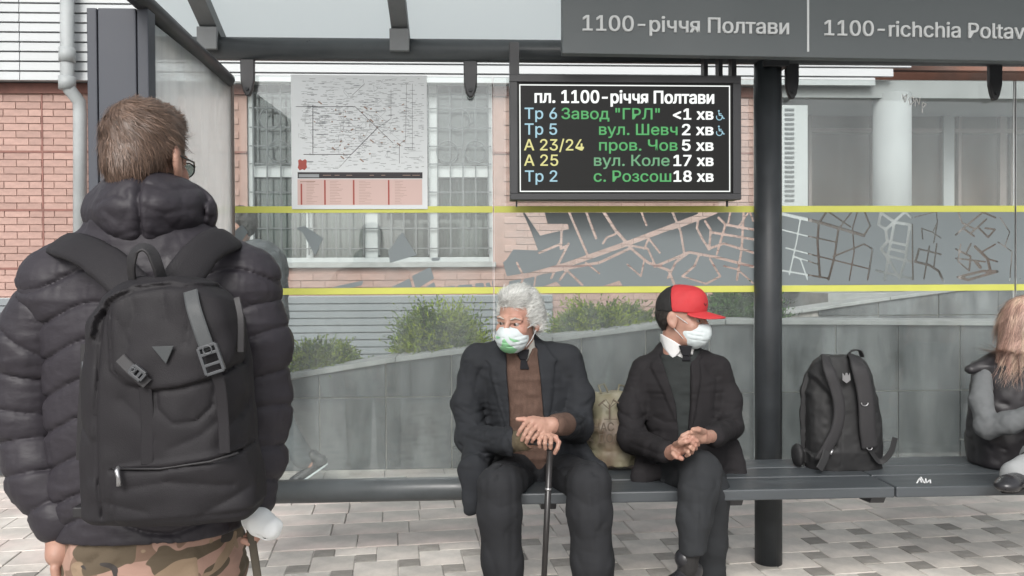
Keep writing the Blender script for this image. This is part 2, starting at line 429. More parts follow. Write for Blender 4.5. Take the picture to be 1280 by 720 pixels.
def relax(P, F, n):
    for _ in range(n):
        S = np.zeros_like(P); c = np.zeros(len(P))
        for i in range(4):
            a = F[:, i]; b = F[:, (i + 1) % 4]
            for k in range(3): S[:, k] += np.bincount(a, P[b, k], len(P)) + np.bincount(b, P[a, k], len(P))
            c += np.bincount(a, minlength=len(P)) + np.bincount(b, minlength=len(P))
        P = P * 0.5 + 0.5 * S / np.maximum(c, 1)[:, None]
    return P
def from_arrays(name, P, F, m, parent=None, label=None, extra=None):
    if extra:
        for (p2, f2) in extra: F = np.concatenate([F, f2 + len(P)]); P = np.concatenate([P, p2])
    me = bpy.data.meshes.new(name); me.vertices.add(len(P)); me.vertices.foreach_set('co', P.astype(np.float32).ravel())
    me.loops.add(len(F) * 4); me.loops.foreach_set('vertex_index', F.astype(np.int32).ravel())
    me.polygons.add(len(F)); me.polygons.foreach_set('loop_start', np.arange(0, len(F) * 4, 4, dtype=np.int32))
    me.polygons.foreach_set('use_smooth', np.ones(len(F), bool))
    me.update(calc_edges=True); me.validate()
    return link(name, me, m, parent, label=label)
def polydist(X, Z, P):
    """signed distance (negative inside) to polygon P for broadcastable X, Z"""
    X, Z = np.broadcast_arrays(X, Z); d = np.full(X.shape, 1e9); ins = np.zeros(X.shape, bool); n = len(P)
    for i in range(n):
        ax, az = P[i]; bx, bz = P[(i + 1) % n]; ex, ez = bx - ax, bz - az; L2 = ex * ex + ez * ez + 1e-12
        t = np.clip(((X - ax) * ex + (Z - az) * ez) / L2, 0, 1); d = np.minimum(d, (X - ax - t * ex) ** 2 + (Z - az - t * ez) ** 2)
        c = (az > Z) != (bz > Z); ins ^= c & (X < ex * (Z - az) / (ez if abs(ez) > 1e-12 else 1e-12) + ax)
    d = np.sqrt(d); return np.where(ins, -d, d)
def rotm(yaw=0, pitch=0, roll=0):           # columns are the turned axes
    return np.array(Matrix.Rotation(RAD(yaw), 3, 'Z') @ Matrix.Rotation(RAD(pitch), 3, 'X') @ Matrix.Rotation(RAD(roll), 3, 'Y'))
def at(c, R, s=1.0): return lambda P: (P * s) @ R.T + np.asarray(c)

def spline(pts, n=8):
    pts = [np.asarray(p, float) for p in pts]; P = [2 * pts[0] - pts[1]] + pts + [2 * pts[-1] - pts[-2]]; out = []
    for i in range(1, len(P) - 2):
        a, b, c, d = P[i - 1], P[i], P[i + 1], P[i + 2]
        for k in range(n):
            t = k / n; out.append(.5 * (2 * b + (c - a) * t + (2 * a - 5 * b + 4 * c - d) * t * t + (3 * b - 3 * c + d - a) * t ** 3))
    return out + [pts[-1]]
def strap(name, pts, hw, m, parent, nrm=(0, -1, .3), th=.004, centre=None, n=8, pad=False):
    """flat webbing: spline through points, half width hw, facing nrm (or away from a centre point)"""
    q = spline(pts, n); mb = MB(); vs = []; fs = []; L_ = len(q)
    prof = [(-1, -.5), (-1, .5), (-.8, 1), (.8, 1), (1, .5), (1, -.5), (.8, -1), (-.8, -1)] if not pad else [(-1, -.4), (-1, .4), (-.8, .9), (-.4, 1.15), (.4, 1.15), (.8, .9), (1, .4), (1, -.4), (.7, -1), (-.7, -1)]
    for i, p in enumerate(q):
        t = q[min(i + 1, L_ - 1)] - q[max(i - 1, 0)]; t /= np.linalg.norm(t) + 1e-9
        nv = (p - np.asarray(centre)) if centre is not None else np.asarray(nrm, float)
        w_ = np.cross(t, nv); w_ /= np.linalg.norm(w_) + 1e-9; nn_ = np.cross(w_, t)
        if np.dot(nn_, nv) < 0: nn_ = -nn_
        h_ = hw[min(int(i * len(hw) / L_), len(hw) - 1)] if hasattr(hw, '__len__') else hw
        for a, b in prof: vs.append(p + w_ * h_ * a + nn_ * th / 2 * b)
    k = len(prof)
    for i in range(L_ - 1):
        for j in range(k): fs.append((i * k + j, i * k + (j + 1) % k, (i + 1) * k + (j + 1) % k, (i + 1) * k + j))
    fs.append(tuple(range(k))[::-1]); fs.append(tuple((L_ - 1) * k + j for j in range(k)))
    return mb.add(vs, fs).build(name, m, parent, smooth=pad, bevel=0)
# ------------------------------------------------------------------ palette
mat('asphalt', (0.055, 0.055, 0.058), 0.9, noise=0.3, bump=0.6, bscale=180, bdist=0.004)
mat('mortar_bed', (0.37, 0.35, 0.325), 0.95, noise=0.35, nscale=14, bump=0.5, bscale=200)
mat('paver_light', (0.54, 0.515, 0.475), 0.9, noise=0.24, nscale=5, obj=0.11, isl=0.0, bump=0.55, bscale=260, bdist=0.002, col2=(0.56, 0.52, 0.475), c2scale=2.2)
mat('paver_dark', (0.29, 0.275, 0.25), 0.92, noise=0.2, nscale=14, obj=0.2, bump=0.55, bscale=260, bdist=0.002)
mat('slab', (0.485, 0.46, 0.425), 0.9, noise=0.24, nscale=3.5, obj=0.07, bump=0.4, bscale=200, col2=(0.52, 0.455, 0.42), c2scale=1.3)
mat('brick_paint', (0.43, 0.285, 0.245), 0.85, noise=0.16, nscale=12, obj=0.1, isl=0.1, bump=0.5, bscale=90, bdist=0.003)
mat('brick_joint', (0.41, 0.265, 0.225), 0.95, noise=0.15)
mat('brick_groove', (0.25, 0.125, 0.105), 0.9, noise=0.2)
mat('siding', (0.49, 0.515, 0.525), 0.55, noise=0.06, nscale=2, obj=0.03)
mat('pipe_paint', (0.36, 0.385, 0.39), 0.6, noise=0.12, nscale=5)
mat('siding_back', (0.40, 0.43, 0.44), 0.8)
mat('base_siding', (0.205, 0.225, 0.238), 0.6, noise=0.06, nscale=3, obj=0.04)
mat('window_white', (0.47, 0.495, 0.50), 0.5, noise=0.05)
mat('curtain', (0.45, 0.47, 0.47), 0.9, noise=0.35, nscale=9, stretch=(3, 3, 0.25))
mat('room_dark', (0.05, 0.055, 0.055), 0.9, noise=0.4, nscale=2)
mat('grille', (0.10, 0.11, 0.115), 0.6)
mat('stone_tile', (0.155, 0.165, 0.17), 0.38, noise=0.5, nscale=4.2, obj=0.24, bump=0.2, bscale=40, stretch=(1.6, 1.6, 0.6), col2=(0.085, 0.092, 0.098), c2scale=2.4, c2pos=(0.40, 0.60))
mat('stone_coping', (0.36, 0.37, 0.365), 0.8, noise=0.2, nscale=6, bump=0.3)
mat('soil', (0.09, 0.07, 0.05), 0.95, noise=0.4, nscale=8, bump=0.8, bscale=30, bdist=0.02)
mat('brown_frame', (0.20, 0.16, 0.145), 0.5, noise=0.15)
mat('hall_wall', (0.20, 0.125, 0.10), 0.8, noise=0.3, nscale=1.5, col2=(0.27, 0.13, 0.09), c2scale=1.2)
mat('plaster', (0.37, 0.385, 0.39), 0.8, noise=0.08, nscale=3)
mat('grey_metal', (0.038, 0.042, 0.046), 0.45, noise=0.2, nscale=9, spec=0.32, bump=0.05, bscale=300)
mat('beam_metal', (0.075, 0.083, 0.088), 0.36, noise=0.16, nscale=9, spec=0.45)
mat('rafter_metal', (0.19, 0.20, 0.205), 0.5, noise=0.14, nscale=9, spec=0.4)
mat('column_metal', (0.068, 0.074, 0.090), 0.5, noise=0.08, nscale=3, spec=0.35)
mat('dark_metal', (0.035, 0.036, 0.040), 0.42, noise=0.1, nscale=5)
mat('bench_slat', (0.062, 0.070, 0.077), 0.42, noise=0.14, nscale=7, obj=0.08, bump=0.1, bscale=150, stretch=(0.25, 2, 2))
mat('sign_panel', (0.115, 0.13, 0.135), 0.5, noise=0.04, nscale=2)
mat('sign_letter', (0.72, 0.74, 0.74), 0.6)
mat('yellow', (0.60, 0.61, 0.12), 0.55, noise=0.05)
mat('map_film', (0.185, 0.215, 0.225), 0.55, noise=0.08, nscale=2.0)
mat('screen', (0.010, 0.010, 0.010), 0.08, spec=0.15, emit=(0.5, 0.52, 0.5), estr=0.006)
for n_, c_, e_ in (('led_white', (0.95, 0.98, 0.95), 0.85), ('led_blue', (0.42, 0.72, 0.85), 0.62), ('led_green', (0.07, 0.50, 0.13), 0.60),
                   ('led_pale_green', (0.17, 0.50, 0.24), 0.55), ('led_yellow', (0.85, 0.80, 0.30), 0.65)):
    mat(n_, (0.02, 0.02, 0.02), 0.4, emit=c_, estr=e_)
mat('paper', (0.74, 0.77, 0.78), 0.8, noise=0.02)
mat('paper_pink', (0.68, 0.50, 0.46), 0.8)
mat('print_grey', (0.34, 0.36, 0.37), 0.8)
mat('print_dark', (0.055, 0.05, 0.055), 0.8)
mat('print_red', (0.42, 0.10, 0.08), 0.8)
mat('print_brown', (0.38, 0.27, 0.22), 0.8)
mat('scratch', (0.9, 0.9, 0.9), 0.8)
glassmat('clear_glass', refl=1.25, film=0.07, hazecol=(0.8, 0.84, 0.84))
glassmat('side_glass', refl=0.8, film=0.38, hazecol=(0.92, 0.92, 0.91), streak=0.3, trans=0.85)  # strong milky layer painted in for the pale reflections on this pane
glassmat('hall_glass', refl=0.45, film=0.05, tint=(0.8, 0.78, 0.75), hazecol=(0.6, 0.55, 0.5))
glassmat('window_glass', refl=1.3, film=0.03, tint=(0.55, 0.6, 0.58))
def roofmat():
    m = bpy.data.materials.new('opal_roof'); m.use_nodes = True; MATS['opal_roof'] = m
    N = m.node_tree.nodes; L = m.node_tree.links; N.clear(); o = N.new('ShaderNodeOutputMaterial')
    a = N.new('ShaderNodeBsdfTranslucent'); a.inputs[0].default_value = (0.70, 0.765, 0.76, 1)
    b = N.new('ShaderNodeBsdfDiffuse'); b.inputs[0].default_value = (0.8, 0.84, 0.84, 1)
    c = N.new('ShaderNodeMixShader'); c.inputs[0].default_value = 0.8; L.new(b.outputs[0], c.inputs[1]); L.new(a.outputs[0], c.inputs[2]); L.new(c.outputs[0], o.inputs[0])
roofmat()

# ------------------------------------------------------------------ ground and pavement
structure(MB().add([(-80, -80, -0.16), (80, -80, -0.16), (80, 80, -0.16), (-80, 80, -0.16)], [(0, 1, 2, 3)]).build('ground', 'asphalt'))
pave = structure(MB().box((-12, -1.2, -0.15), (14, 9.5, -0.0055)).build('pavement', 'mortar_bed'))
kerb = structure(MB().box((-12, -1.36, -0.155), (14, -1.203, 0.0)).build('kerb', 'stone_coping', bevel=0.012))
A_, B_ = G(340, 690), G(1280, 641)
U_ = (B_ - A_) / np.linalg.norm(B_ - A_); W_ = V(U_[1], -U_[0], 0)      # along the boundary, and towards the street
def pv(u, v, z=0.0): return A_ + U_ * u + W_ * v + V(0, 0, z)
ang = math.atan2(U_[1], U_[0])
def tile_mesh(name, w_, d_, m, b=0.003, t=0.03):
    vs = []
    for z, i in ((-t, 0), (-b, 0), (0, b)):
        vs += [(-w_ / 2 + i, -d_ / 2 + i, z), (w_ / 2 - i, -d_ / 2 + i, z), (w_ / 2 - i, d_ / 2 - i, z), (-w_ / 2 + i, d_ / 2 - i, z)]
    fs = [(8, 9, 10, 11)] + [(r * 4 + k, r * 4 + (k + 1) % 4, r * 4 + 4 + (k + 1) % 4, r * 4 + 4 + k) for r in (0, 1) for k in range(4)]
    me = bpy.data.meshes.new(name); me.from_pydata(vs, [], fs); me.materials.append(MATS[m]); return me
pl = tile_mesh('paver', 0.196, 0.196, 'paver_light'); pd = tile_mesh('paver', 0.0965, 0.0965, 'paver_dark')
sm_ = tile_mesh('slab', 0.395, 0.195, 'slab'); sm2 = tile_mesh('slab', 0.195, 0.195, 'slab')
def visible(p, lo=600, xm=30):
    d = np.linalg.inv(np.array(CAMR)) @ (np.asarray(p) - V(0, 0, CH))
    if d[2] >= -0.1: return None
    x = 640 + FPX * d[0] / -d[2]; y = 360 - FPX * d[1] / -d[2]
    return (x, y) if -xm < x < 1280 + xm and lo < y < 735 else None
joined = {'paver_light': MB(), 'paver_dark': MB(), 'slab': MB()}
def put(me, key, u, v, jit=True):
    p = pv(u, v); vis = visible(p); hid = vis is None or (0 < vis[0] < 300 and vis[1] < 760)
    z = rnd.uniform(-0.003, 0.001); a = ang + rnd.uniform(-0.006, 0.006)
    M = Matrix.Translation((p[0], p[1], z)) @ Matrix.Rotation(a, 4, 'Z') @ Matrix.Rotation(rnd.uniform(-0.006, 0.006), 4, 'X')
    if key == 'slab': M = Matrix.Translation((0, 0, .004)) @ M
    if not hid: twin(me, 'paver' if key != 'slab' else 'slab', M, pave)
    else: joined[key].add([M @ v_.co for v_ in me.vertices], [tuple(q.vertices) for q in me.polygons])
nn = 0
for i in range(-60, 70):
    for j in range(-60, 70):
        u, v = 0.1 * (2 * i - j), 0.1 * (i + 2 * j)
        if -3.0 < u < 5.2 and -0.16 < v < 4.6:
            put(pl, 'paver_light', u + 0.1, v + 0.1); put(pd, 'paver_dark', u + 0.25, v + 0.05)
for r in range(0, 9):
    v = -0.1 - 0.2 * r; u = -3.0 + (0.13 * (r * 7 % 5))
    while u < 5.2:
        w_ = 0.2 if rnd.random() < 0.22 else 0.4
        put(sm_ if w_ == 0.4 else sm2, 'slab', u + w_ / 2, v); u += w_
for k, mb in joined.items():
    o = mb.build('paver_field' if k != 'slab' else 'slab_field', k, pave); o['kind'] = 'stuff'

# ------------------------------------------------------------------ stone clad planter wall, ramp wall, soil
def poly_clip(poly, f):                     # keep the side where f>=0 (convex polygon, f linear)
    o = []
    for i in range(len(poly)):
        a, b = poly[i], poly[(i + 1) % len(poly)]; fa, fb = f(a), f(b)
        if fa >= 0: o.append(a)
        if (fa >= 0) != (fb >= 0): t = fa / (fa - fb); o.append((a[0] + (b[0] - a[0]) * t, a[1] + (b[1] - a[1]) * t))
    return o
def clad_wall(name, label, Y, prof, rows, tw, thick=0.3, z0=0.0, cop=0.035, copmat='stone_coping', off=0.0):
    """prof: (x, z) top line"""
    t = thing(name, label, 'wall', (prof[0][0], Y, 0))
    poly = [(prof[0][0], z0 - 0.02)] + list(prof) + [(prof[-1][0], z0 - 0.02)]
    MB().prism([(x, Y, z) for x, z in poly], (0, thick, 0)).build('wall_core', 'mortar_bed', t)
    top = lambda x: np.interp(x, [p[0] for p in prof], [p[1] for p in prof])
    x = prof[0][0] + off; g = 0.004
    while x < prof[-1][0]:
        x1 = min(x + tw, prof[-1][0]); zr = [z0] + [r for r in rows] + [9]
        if rnd.random() < 0.3: zr = [z0, z0 + 0.15] + zr[1:]
        for a, b in zip(zr[:-1], zr[1:]):
            q = [(x + g, a + g), (x1 - g, a + g), (x1 - g, min(b - g, top(x1) - 0.002)), (x + g, min(b - g, top(x) - 0.002))]
            if min(q[2][1], q[3][1]) < a + 0.03: continue
            pr = rnd.uniform(0.012, 0.018)
            MB().prism([(p[0], Y - pr, p[1]) for p in q], (0, pr - 0.001, 0)).build('cladding_tile', 'stone_tile', t, bevel=0.002)
        x = x1
    for (xa, za), (xb, zb) in zip(prof[:-1], prof[1:]):
        MB().prism([(xa + .002, Y - 0.04, za), (xb - .002, Y - 0.04, zb), (xb - .002, Y - 0.04, zb + cop), (xa + .002, Y - 0.04, za + cop)], (0, thick + 0.04, 0)).build('coping', copmat, t, bevel=0.004)
    return t
def pz(Y, *pts): return [(J(x, y, Y)[0], J(x, y, Y)[2]) for x, y in pts]
prof = pz(5.6, (-260, 560), (250, 500), (365, 473), (495, 452), (690, 427), (822, 410), (905, 405), (1500, 408))
clad_wall('planter_wall', 'low grey stone planter wall with sloping top behind the bench', 5.6, prof, [0.5], 0.45, off=-0.13)
clad_wall('ramp_wall', 'taller grey stone ramp wall with pale sloping coping in front of the entrance', 6.7,
          pz(6.7, (946, 398), (1000, 391), (1110, 375), (1215, 361), (1290, 352), (1600, 350)), [0.55, 0.98], 0.52, z0=-0.01, cop=0.03)
sp = [(x, z) for x, z in prof]
mb = MB(); n = len(sp)
for x, z in sp: mb.v += [(x, 5.75, z - 0.04), (x, 6.3, z - 0.10), (x, 8.35, min(z - 0.1, 0.5))]
for i in range(n - 1):
    for k in (0, 1): mb.f.append((i * 3 + k, i * 3 + 3 + k, i * 3 + 4 + k, i * 3 + 1 + k))
structure(mb.build('planting_bed', 'soil'))

# ------------------------------------------------------------------ building behind
YB = 8.4
bx = lambda px, Y=YB: float(J(px, 350, Y)[0])
bz = lambda py, Y=YB: float(J(640, py, Y)[2])
bl = thing('office_building', 'pink painted brick office building with white upper cladding and barred window', 'building', (bx(400), YB, 0))
XL, XR = -8.0, bx(976); zb, zt = bz(376), bz(113)
wx0, wx1, wz0, wz1 = bx(310), bx(617), bz(333), bz(96)
MB().box((XL, YB + 0.010, 0), (wx0, YB + 0.4, 4.9)).box((wx1, YB + 0.010, 0), (XR, YB + 0.4, 4.9)).box((wx0, YB + 0.010, 0), (wx1, YB + 0.4, wz0)).box((wx0, YB + 0.010, wz1), (wx1, YB + 0.4, 4.9)).build('wall', 'brick_joint', bl)
ch = (zt - zb) / 30.0
bw = 0.245
bm_ = tile_mesh('brick', bw - 0.008, ch - 0.008, 'brick_paint', b=0.002, t=0.012)
gj = MB(); cand = []
xsplit = bx(693)
for r in range(-1, 30):
    z = zb + (r + 0.5) * ch; x = XL + (bw / 2 if r % 2 else 0)
    while x < XR:
        if not (wx0 - bw / 2 < x < wx1 + bw / 2 and wz0 - ch / 2 < z < wz1 + ch / 2) and not (r < 0 and x < xsplit):
            d = np.linalg.inv(np.array(CAMR)) @ (V(x, YB, z) - V(0, 0, CH)); px = 640 + FPX * d[0] / -d[2]; py = 360 - FPX * d[1] / -d[2]
            sc = 0
            if 0 < px < 108 or (290 < px < 312): sc = 3
            elif 618 < px < 640 or 928 < px < 944: sc = 2.5
            elif 345 < px < 940 and 250 < py < 385: sc = 2
            cand.append((sc + rnd.random() * 0.3, x, z, r))
        x += bw
cand.sort(reverse=True)
Rb = Matrix.Rotation(RAD(90), 4, 'X')
rest = MB()
for i, (s_, x, z, r) in enumerate(cand):
    M = Matrix.Translation((x, YB + rnd.uniform(-0.002, 0.002), z)) @ Rb
    if i < 300 and s_ > 1: twin(bm_, 'brick', M, bl)
    else: rest.add([M @ v_.co for v_ in bm_.vertices], [tuple(q.vertices) for q in bm_.polygons])
o = rest.build('brick_field', 'brick_paint', bl); o['kind'] = 'stuff'
# dark rustication grooves and one vertical joint
for py in (191, 262, 333):
    z = bz(py)
    for a, b in ((XL, wx0), (wx1, XR)):
        MB().box((a, YB - 0.004, z - 0.011), (b, YB + 0.03, z + 0.011)).build('groove_strip', 'brick_groove', bl)
MB().box((bx(54), YB - 0.005, zb), (bx(56), YB + 0.03, zt)).build('joint_strip', 'brick_groove', bl)
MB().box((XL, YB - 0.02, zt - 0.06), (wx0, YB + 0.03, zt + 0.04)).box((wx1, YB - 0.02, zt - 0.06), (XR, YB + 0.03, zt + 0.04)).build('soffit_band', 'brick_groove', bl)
# upper white cladding slats, in front of the wall line
MB().box((XL, YB - 0.12, zt + 0.05), (bx(1085), YB + 0.03, 5.0)).build('cladding_back', 'siding_back', bl)
zs = zt + 0.03; k = 0
while zs < 4.9:
    x1 = bx(1085 + min(130, k * 22))
    for a, b in ((XL, bx(7)), (bx(10), bx(38)), (bx(39), x1)):
        MB().prism([(a, YB - 0.135, zs + 0.004), (a, YB - 0.160, zs + 0.008), (a, YB - 0.152, zs + 0.088), (a, YB - 0.135, zs + 0.0895)], (b - a, 0, 0)).build('siding_slat', 'siding', bl)
    zs += 0.0955; k += 1
MB().box((bx(6.5), YB - 0.19, zt), (bx(10.5), YB - 0.12, 4.9)).build('siding_trim', 'siding', bl)
# base slats
MB().box((XL, YB - 0.03, 0), (bx(690), YB + 0.03, bz(366) - 0.02)).build('base_back', 'siding_back', bl)
zs = 0.1
while zs < bz(368) - 0.03:
    MB().prism([(XL, YB - 0.03, zs), (XL, YB - 0.056, zs + 0.005), (XL, YB - 0.05, zs + 0.066), (XL, YB - 0.03, zs + 0.068)], (bx(690) - XL, 0, 0)).build('base_slat', 'base_siding', bl)
    zs += 0.074
# downpipe
pp = [J(84, -60, 8.12), J(84, 100, 8.12), J(87, 112, 8.12), J(99, 127, 8.2), J(100, 145, 8.2), J(100, 430, 8.2)]
dp = MB().tube(pp, 0.062, 14).build('downpipe', 'pipe_paint', bl, smooth=True)
MB().tube([J(84, 60, 8.12), J(84, 78, 8.12)], 0.075, 14).build('pipe_collar', 'pipe_paint', dp, smooth=True)
MB().tube([J(84, 96, 8.12), J(84, 112, 8.12)], 0.078, 14).build('pipe_collar', 'pipe_paint', dp, smooth=True)
# window
wn = MB()
def wbar(x0, x1, y0, y1, dy=0.0): wn.box((bx(x0), YB + 0.05 + dy, bz(y1)), (bx(x1), YB + 0.11 + dy, bz(y0)))
wbar(310, 316, 96, 327); wbar(612, 617.5, 96, 327); wbar(316, 612, 321, 327); wbar(316, 612, 96, 100)
wbar(316, 612, 207, 221, 0.002); wbar(456, 472, 100, 207, 0.001); wbar(456, 472, 221, 321, 0.001)
wbar(382, 390, 221, 321, 0.001); wbar(537, 547, 100, 207, 0.001); wbar(537, 547, 221, 321, 0.001)
win = wn.build('window', 'window_white', bl, bevel=0.004)
MB().box((wx0 + .01, YB + 0.125, wz0 + .03), (wx1 - .01, YB + 0.131, wz1 - .01)).build('pane', 'window_glass', win)
MB().box((bx(308), YB - 0.05, wz0 - 0.005), (bx(620), YB + 0.12, bz(327) - 0.002)).build('sill', 'stone_coping', win, bevel=0.004)
for a, b in ((316, 382), (392, 455), (545, 610)):
    vs = []; n = 60
    for i in range(n + 1):
        x = bx(a) + (bx(b) - bx(a)) * i / n; y = YB + 0.25 + 0.025 * math.sin(i * 0.9) + 0.01 * math.sin(i * 2.3)
        vs += [(x, y, wz0), (x, y, bz(222) if a != 392 else bz(222))]
    MB().add(vs, [(2 * i, 2 * i + 2, 2 * i + 3, 2 * i + 1) for i in range(n)]).build('curtain', 'curtain', win, smooth=True)
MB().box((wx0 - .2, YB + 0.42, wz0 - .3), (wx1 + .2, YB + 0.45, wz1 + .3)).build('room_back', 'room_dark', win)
gr = MB()
for a, b in ((318, 455), (474, 536), (548, 611)):
    xs = np.linspace(bx(a), bx(b), 5 if b - a < 100 else 9)
    for x in xs: gr.box((x - .007, YB - 0.01, bz(318)), (x + .007, YB + 0.004, wz1 - .03))
for py in (118, 136, 160, 183, 205, 240, 262, 285, 310):
    gr.box((bx(313), YB + 0.005, bz(py) - .006), (bx(615), YB + 0.018, bz(py) + .006))
for a, c_ in ((340, 150), (575, 150), (560, 190), (595, 190), (350, 190)):
    cx, cz = bx(a), bz(c_); q = [(cx + 0.11 * math.cos(t), YB - 0.012, cz + 0.11 * math.sin(t)) for t in np.linspace(0, math.tau, 17)]
    gr.tube(q, 0.007, 5)
gr.build('grille', 'grille', win)
# entrance at the right: recessed glazed hall behind a white column
en = thing('entrance_hall', 'glazed brown entrance hall with a white round column and a vented white panel', 'building', (bx(1120), 9.2, 0))
YE = 9.3
ex = lambda px: float(J(px, 350, YE)[0]); ez = lambda py: float(J(1100, py, YE)[2])
MB().box((ex(960), YE + 1.2, 0), (ex(1700), YE + 1.35, 5)).build('wall', 'hall_wall', en)
MB().box((ex(960), YE - 1.6, 0.9), (ex(1700), YE + 1.2, 1.15)).build('hall_floor', 'stone_coping', en)
MB().box((bx(976), YB - 0.05, bz(121)), (bx(1700), YE + 1.2, bz(99))).build('lintel', 'plaster', en)
MB().box((ex(960), YE, ez(98) + .1), (ex(1700), YE + 0.1, 5)).build('fascia', 'hall_wall', en)
fr = MB()
for a, b in ((1010, 1014), (1088, 1096), (1176, 1190), (1196, 1200), (1248, 1256), (1262, 1266), (1340, 1350), (1430, 1440)):
    fr.box((ex(a), YE - 0.03, 1.15), (ex(b), YE + 0.04, ez(118)))
fr.box((ex(1010), YE - 0.032, ez(166)), (ex(1600), YE + 0.03, ez(161)))
fr.build('window_frame', 'brown_frame', en, bevel=0.004)
MB().box((ex(1176), YE - 0.06, 1.15), (ex(1189), YE - 0.033, ez(118))).build('door_post', 'plaster', en)
MB().box((ex(1206), YE + 0.3, 1.15), (ex(1244), YE + 0.36, ez(176))).build('door', 'hall_wall', en)
MB().box((ex(1014), YE + 0.006, 1.15), (ex(1600), YE + 0.012, ez(118))).build('pane', 'hall_glass', en)
MB().tube([J(1115, 119, 8.45), V(*J(1115, 119, 8.45)[:2], 1.15)], 0.19, 32).build('column', 'plaster', en, smooth=True)
vp = MB().box((bx(977), YB - 0.02, 1.15), (bx(1009), YB + 0.12, bz(130))).build('vent_panel', 'window_white', en, bevel=0.004)
zs = bz(252)
while zs < bz(136):
    MB().box((bx(980), YB - 0.035, zs), (bx(991.5), YB - 0.018, zs + 0.02)).build('louvre', 'grille', vp); zs += 0.05
# ------------------------------------------------------------------ the bus shelter
YS = 3.65
sx = lambda px, Y=YS: float(J(px, 350, Y)[0])
sz = lambda py, Y=YS, px=640: float(J(px, py, Y)[2])
sh = thing('bus_shelter', 'grey steel bus shelter with glass back wall and yellow striped panes', 'bus shelter', (sx(640), YS, 0))
zc = sz(64); XE = sx(1560)
MB().tube([(sx(195), YS, zc), (XE, YS, zc)], 0.0505, 28).build('roof_beam', 'beam_metal', sh, smooth=True)
pc = J(960, 350, YS)[0]
MB().tube([(pc, YS, -0.02), (pc, YS, zc - 0.045)], 0.061, 28).build('post', 'grey_metal', sh, smooth=True)
MB().box((pc - .04, YS - 0.066, zc - 0.075), (pc + .075, YS + .06, zc - 0.047)).build('post_bracket', 'dark_metal', sh, bevel=0.003)
# low rail that carries the glass and the back of the bench
zr = sz(614, YS, 460)
MB().tube([(sx(200), YS + 0.02, zr), (sx(938), YS + 0.02, zr)], 0.052, 28).build('low_rail', 'beam_metal', sh, smooth=True)
# pitched roof: rafters and opal sheets
S_ = 0.43
def rz(Y): return zc + 0.056 + S_ * (YS - Y)
for px in (268, 503, 735, 968, 1200, 1440):
    x = sx(px); hw = 0.037
    q = [(x - hw, YS + 0.10, rz(YS + .10)), (x - hw, 1.5, rz(1.5)), (x - hw, 1.5, rz(1.5) + 0.06), (x - hw, YS + 0.10, rz(YS + .10) + 0.06)]
    MB().prism(q, (2 * hw, 0, 0)).build('rafter', 'rafter_metal', sh, bevel=0.003)
    MB().box((x - hw - .006, YS - 0.075, zc - 0.022), (x + hw + .006, YS - 0.052, zc + 0.075)).build('rafter_shoe', 'rafter_metal', sh, bevel=0.003)
for a, b in ((206, 268), (268, 503), (503, 735), (735, 968), (968, 1200), (1200, 1440)):
    x0, x1 = sx(a) + 0.003, sx(b) - 0.003
    MB().add([(x0, YS + 0.22, rz(YS + .22) + .065), (x1, YS + 0.22, rz(YS + .22) + .065), (x1, 1.4, rz(1.4) + .065), (x0, 1.4, rz(1.4) + .065)], [(0, 1, 2, 3)]).build('roof_panel', 'opal_roof', sh)
MB().tube([(sx(206), 1.4, rz(1.4)), (XE - .6, 1.4, rz(1.4))], 0.04, 16).build('front_beam', 'grey_metal', sh, smooth=True)
# clips
for px in (312, 589.5, 990, 1243):
    x = sx(px); hw = 0.031; z1 = zc - 0.02; z0 = sz(122)
    q = [(x - hw, 0, z1), (x + hw, 0, z1), (x + hw * 0.96, 0, z0 + .07), (x + hw * 0.62, 0, z0 + .022), (x + hw * .25, 0, z0), (x - hw * .25, 0, z0), (x - hw * 0.62, 0, z0 + .022), (x - hw * 0.96, 0, z0 + .07)]
    c = MB().prism([(p[0], YS - 0.012, p[2]) for p in q][::-1], (0, 0.026, 0)).build('glass_clip', 'dark_metal', sh, bevel=0.004)
    MB().tube([(x, YS - 0.02, z0 + .03), (x, YS - 0.012, z0 + .03)], 0.008, 10).build('bolt', 'grey_metal', c)
# glass panes with stripes and map film
YG = YS + 0.035
gt = sz(97, YG); g0 = zr - 0.01
zu, zl = sz(261.5, YG, 940), sz(361, YG, 940); hh = 0.0145
gx = lambda px: sx(px, YG)
def film(name, x0, x1, z0, z1, fn, parent, h=0.005):
    nx = max(2, int(round((x1 - x0) / h))); nz = max(2, int(round((z1 - z0) / h)))
    X = np.linspace(x0, x1, nx + 1); Z = np.linspace(z0, z1, nz + 1); D = fn(X[:, None], Z[None, :])
    mb = MB(); y = YG - 0.0075; S = D > 0
    for j in range(nz):
        i = 0
        while i < nx:
            c = [S[i, j], S[i + 1, j], S[i + 1, j + 1], S[i, j + 1]]
            if all(c):
                k = i
                while k < nx and S[k, j] and S[k + 1, j] and S[k + 1, j + 1] and S[k, j + 1]: k += 1
                mb.add([(X[i], y, Z[j]), (X[k], y, Z[j]), (X[k], y, Z[j + 1]), (X[i], y, Z[j + 1])], [(0, 1, 2, 3)]); i = k; continue
            if any(c):
                q = [(i, j), (i + 1, j), (i + 1, j + 1), (i, j + 1)]; o = []
                for a in range(4):
                    p, n_ = q[a], q[(a + 1) % 4]; da, db = D[p], D[n_]
                    if da > 0: o.append((X[p[0]], y, Z[p[1]]))
                    if (da > 0) != (db > 0):
                        t = da / (da - db); o.append((X[p[0]] + (X[n_[0]] - X[p[0]]) * t, y, Z[p[1]] + (Z[n_[1]] - Z[p[1]]) * t))
                if len(o) > 2: mb.add(o, [tuple(range(len(o)))])
            i += 1
    return mb.build(name, 'map_film', parent, label='grey map film with the street plan cut out of it')
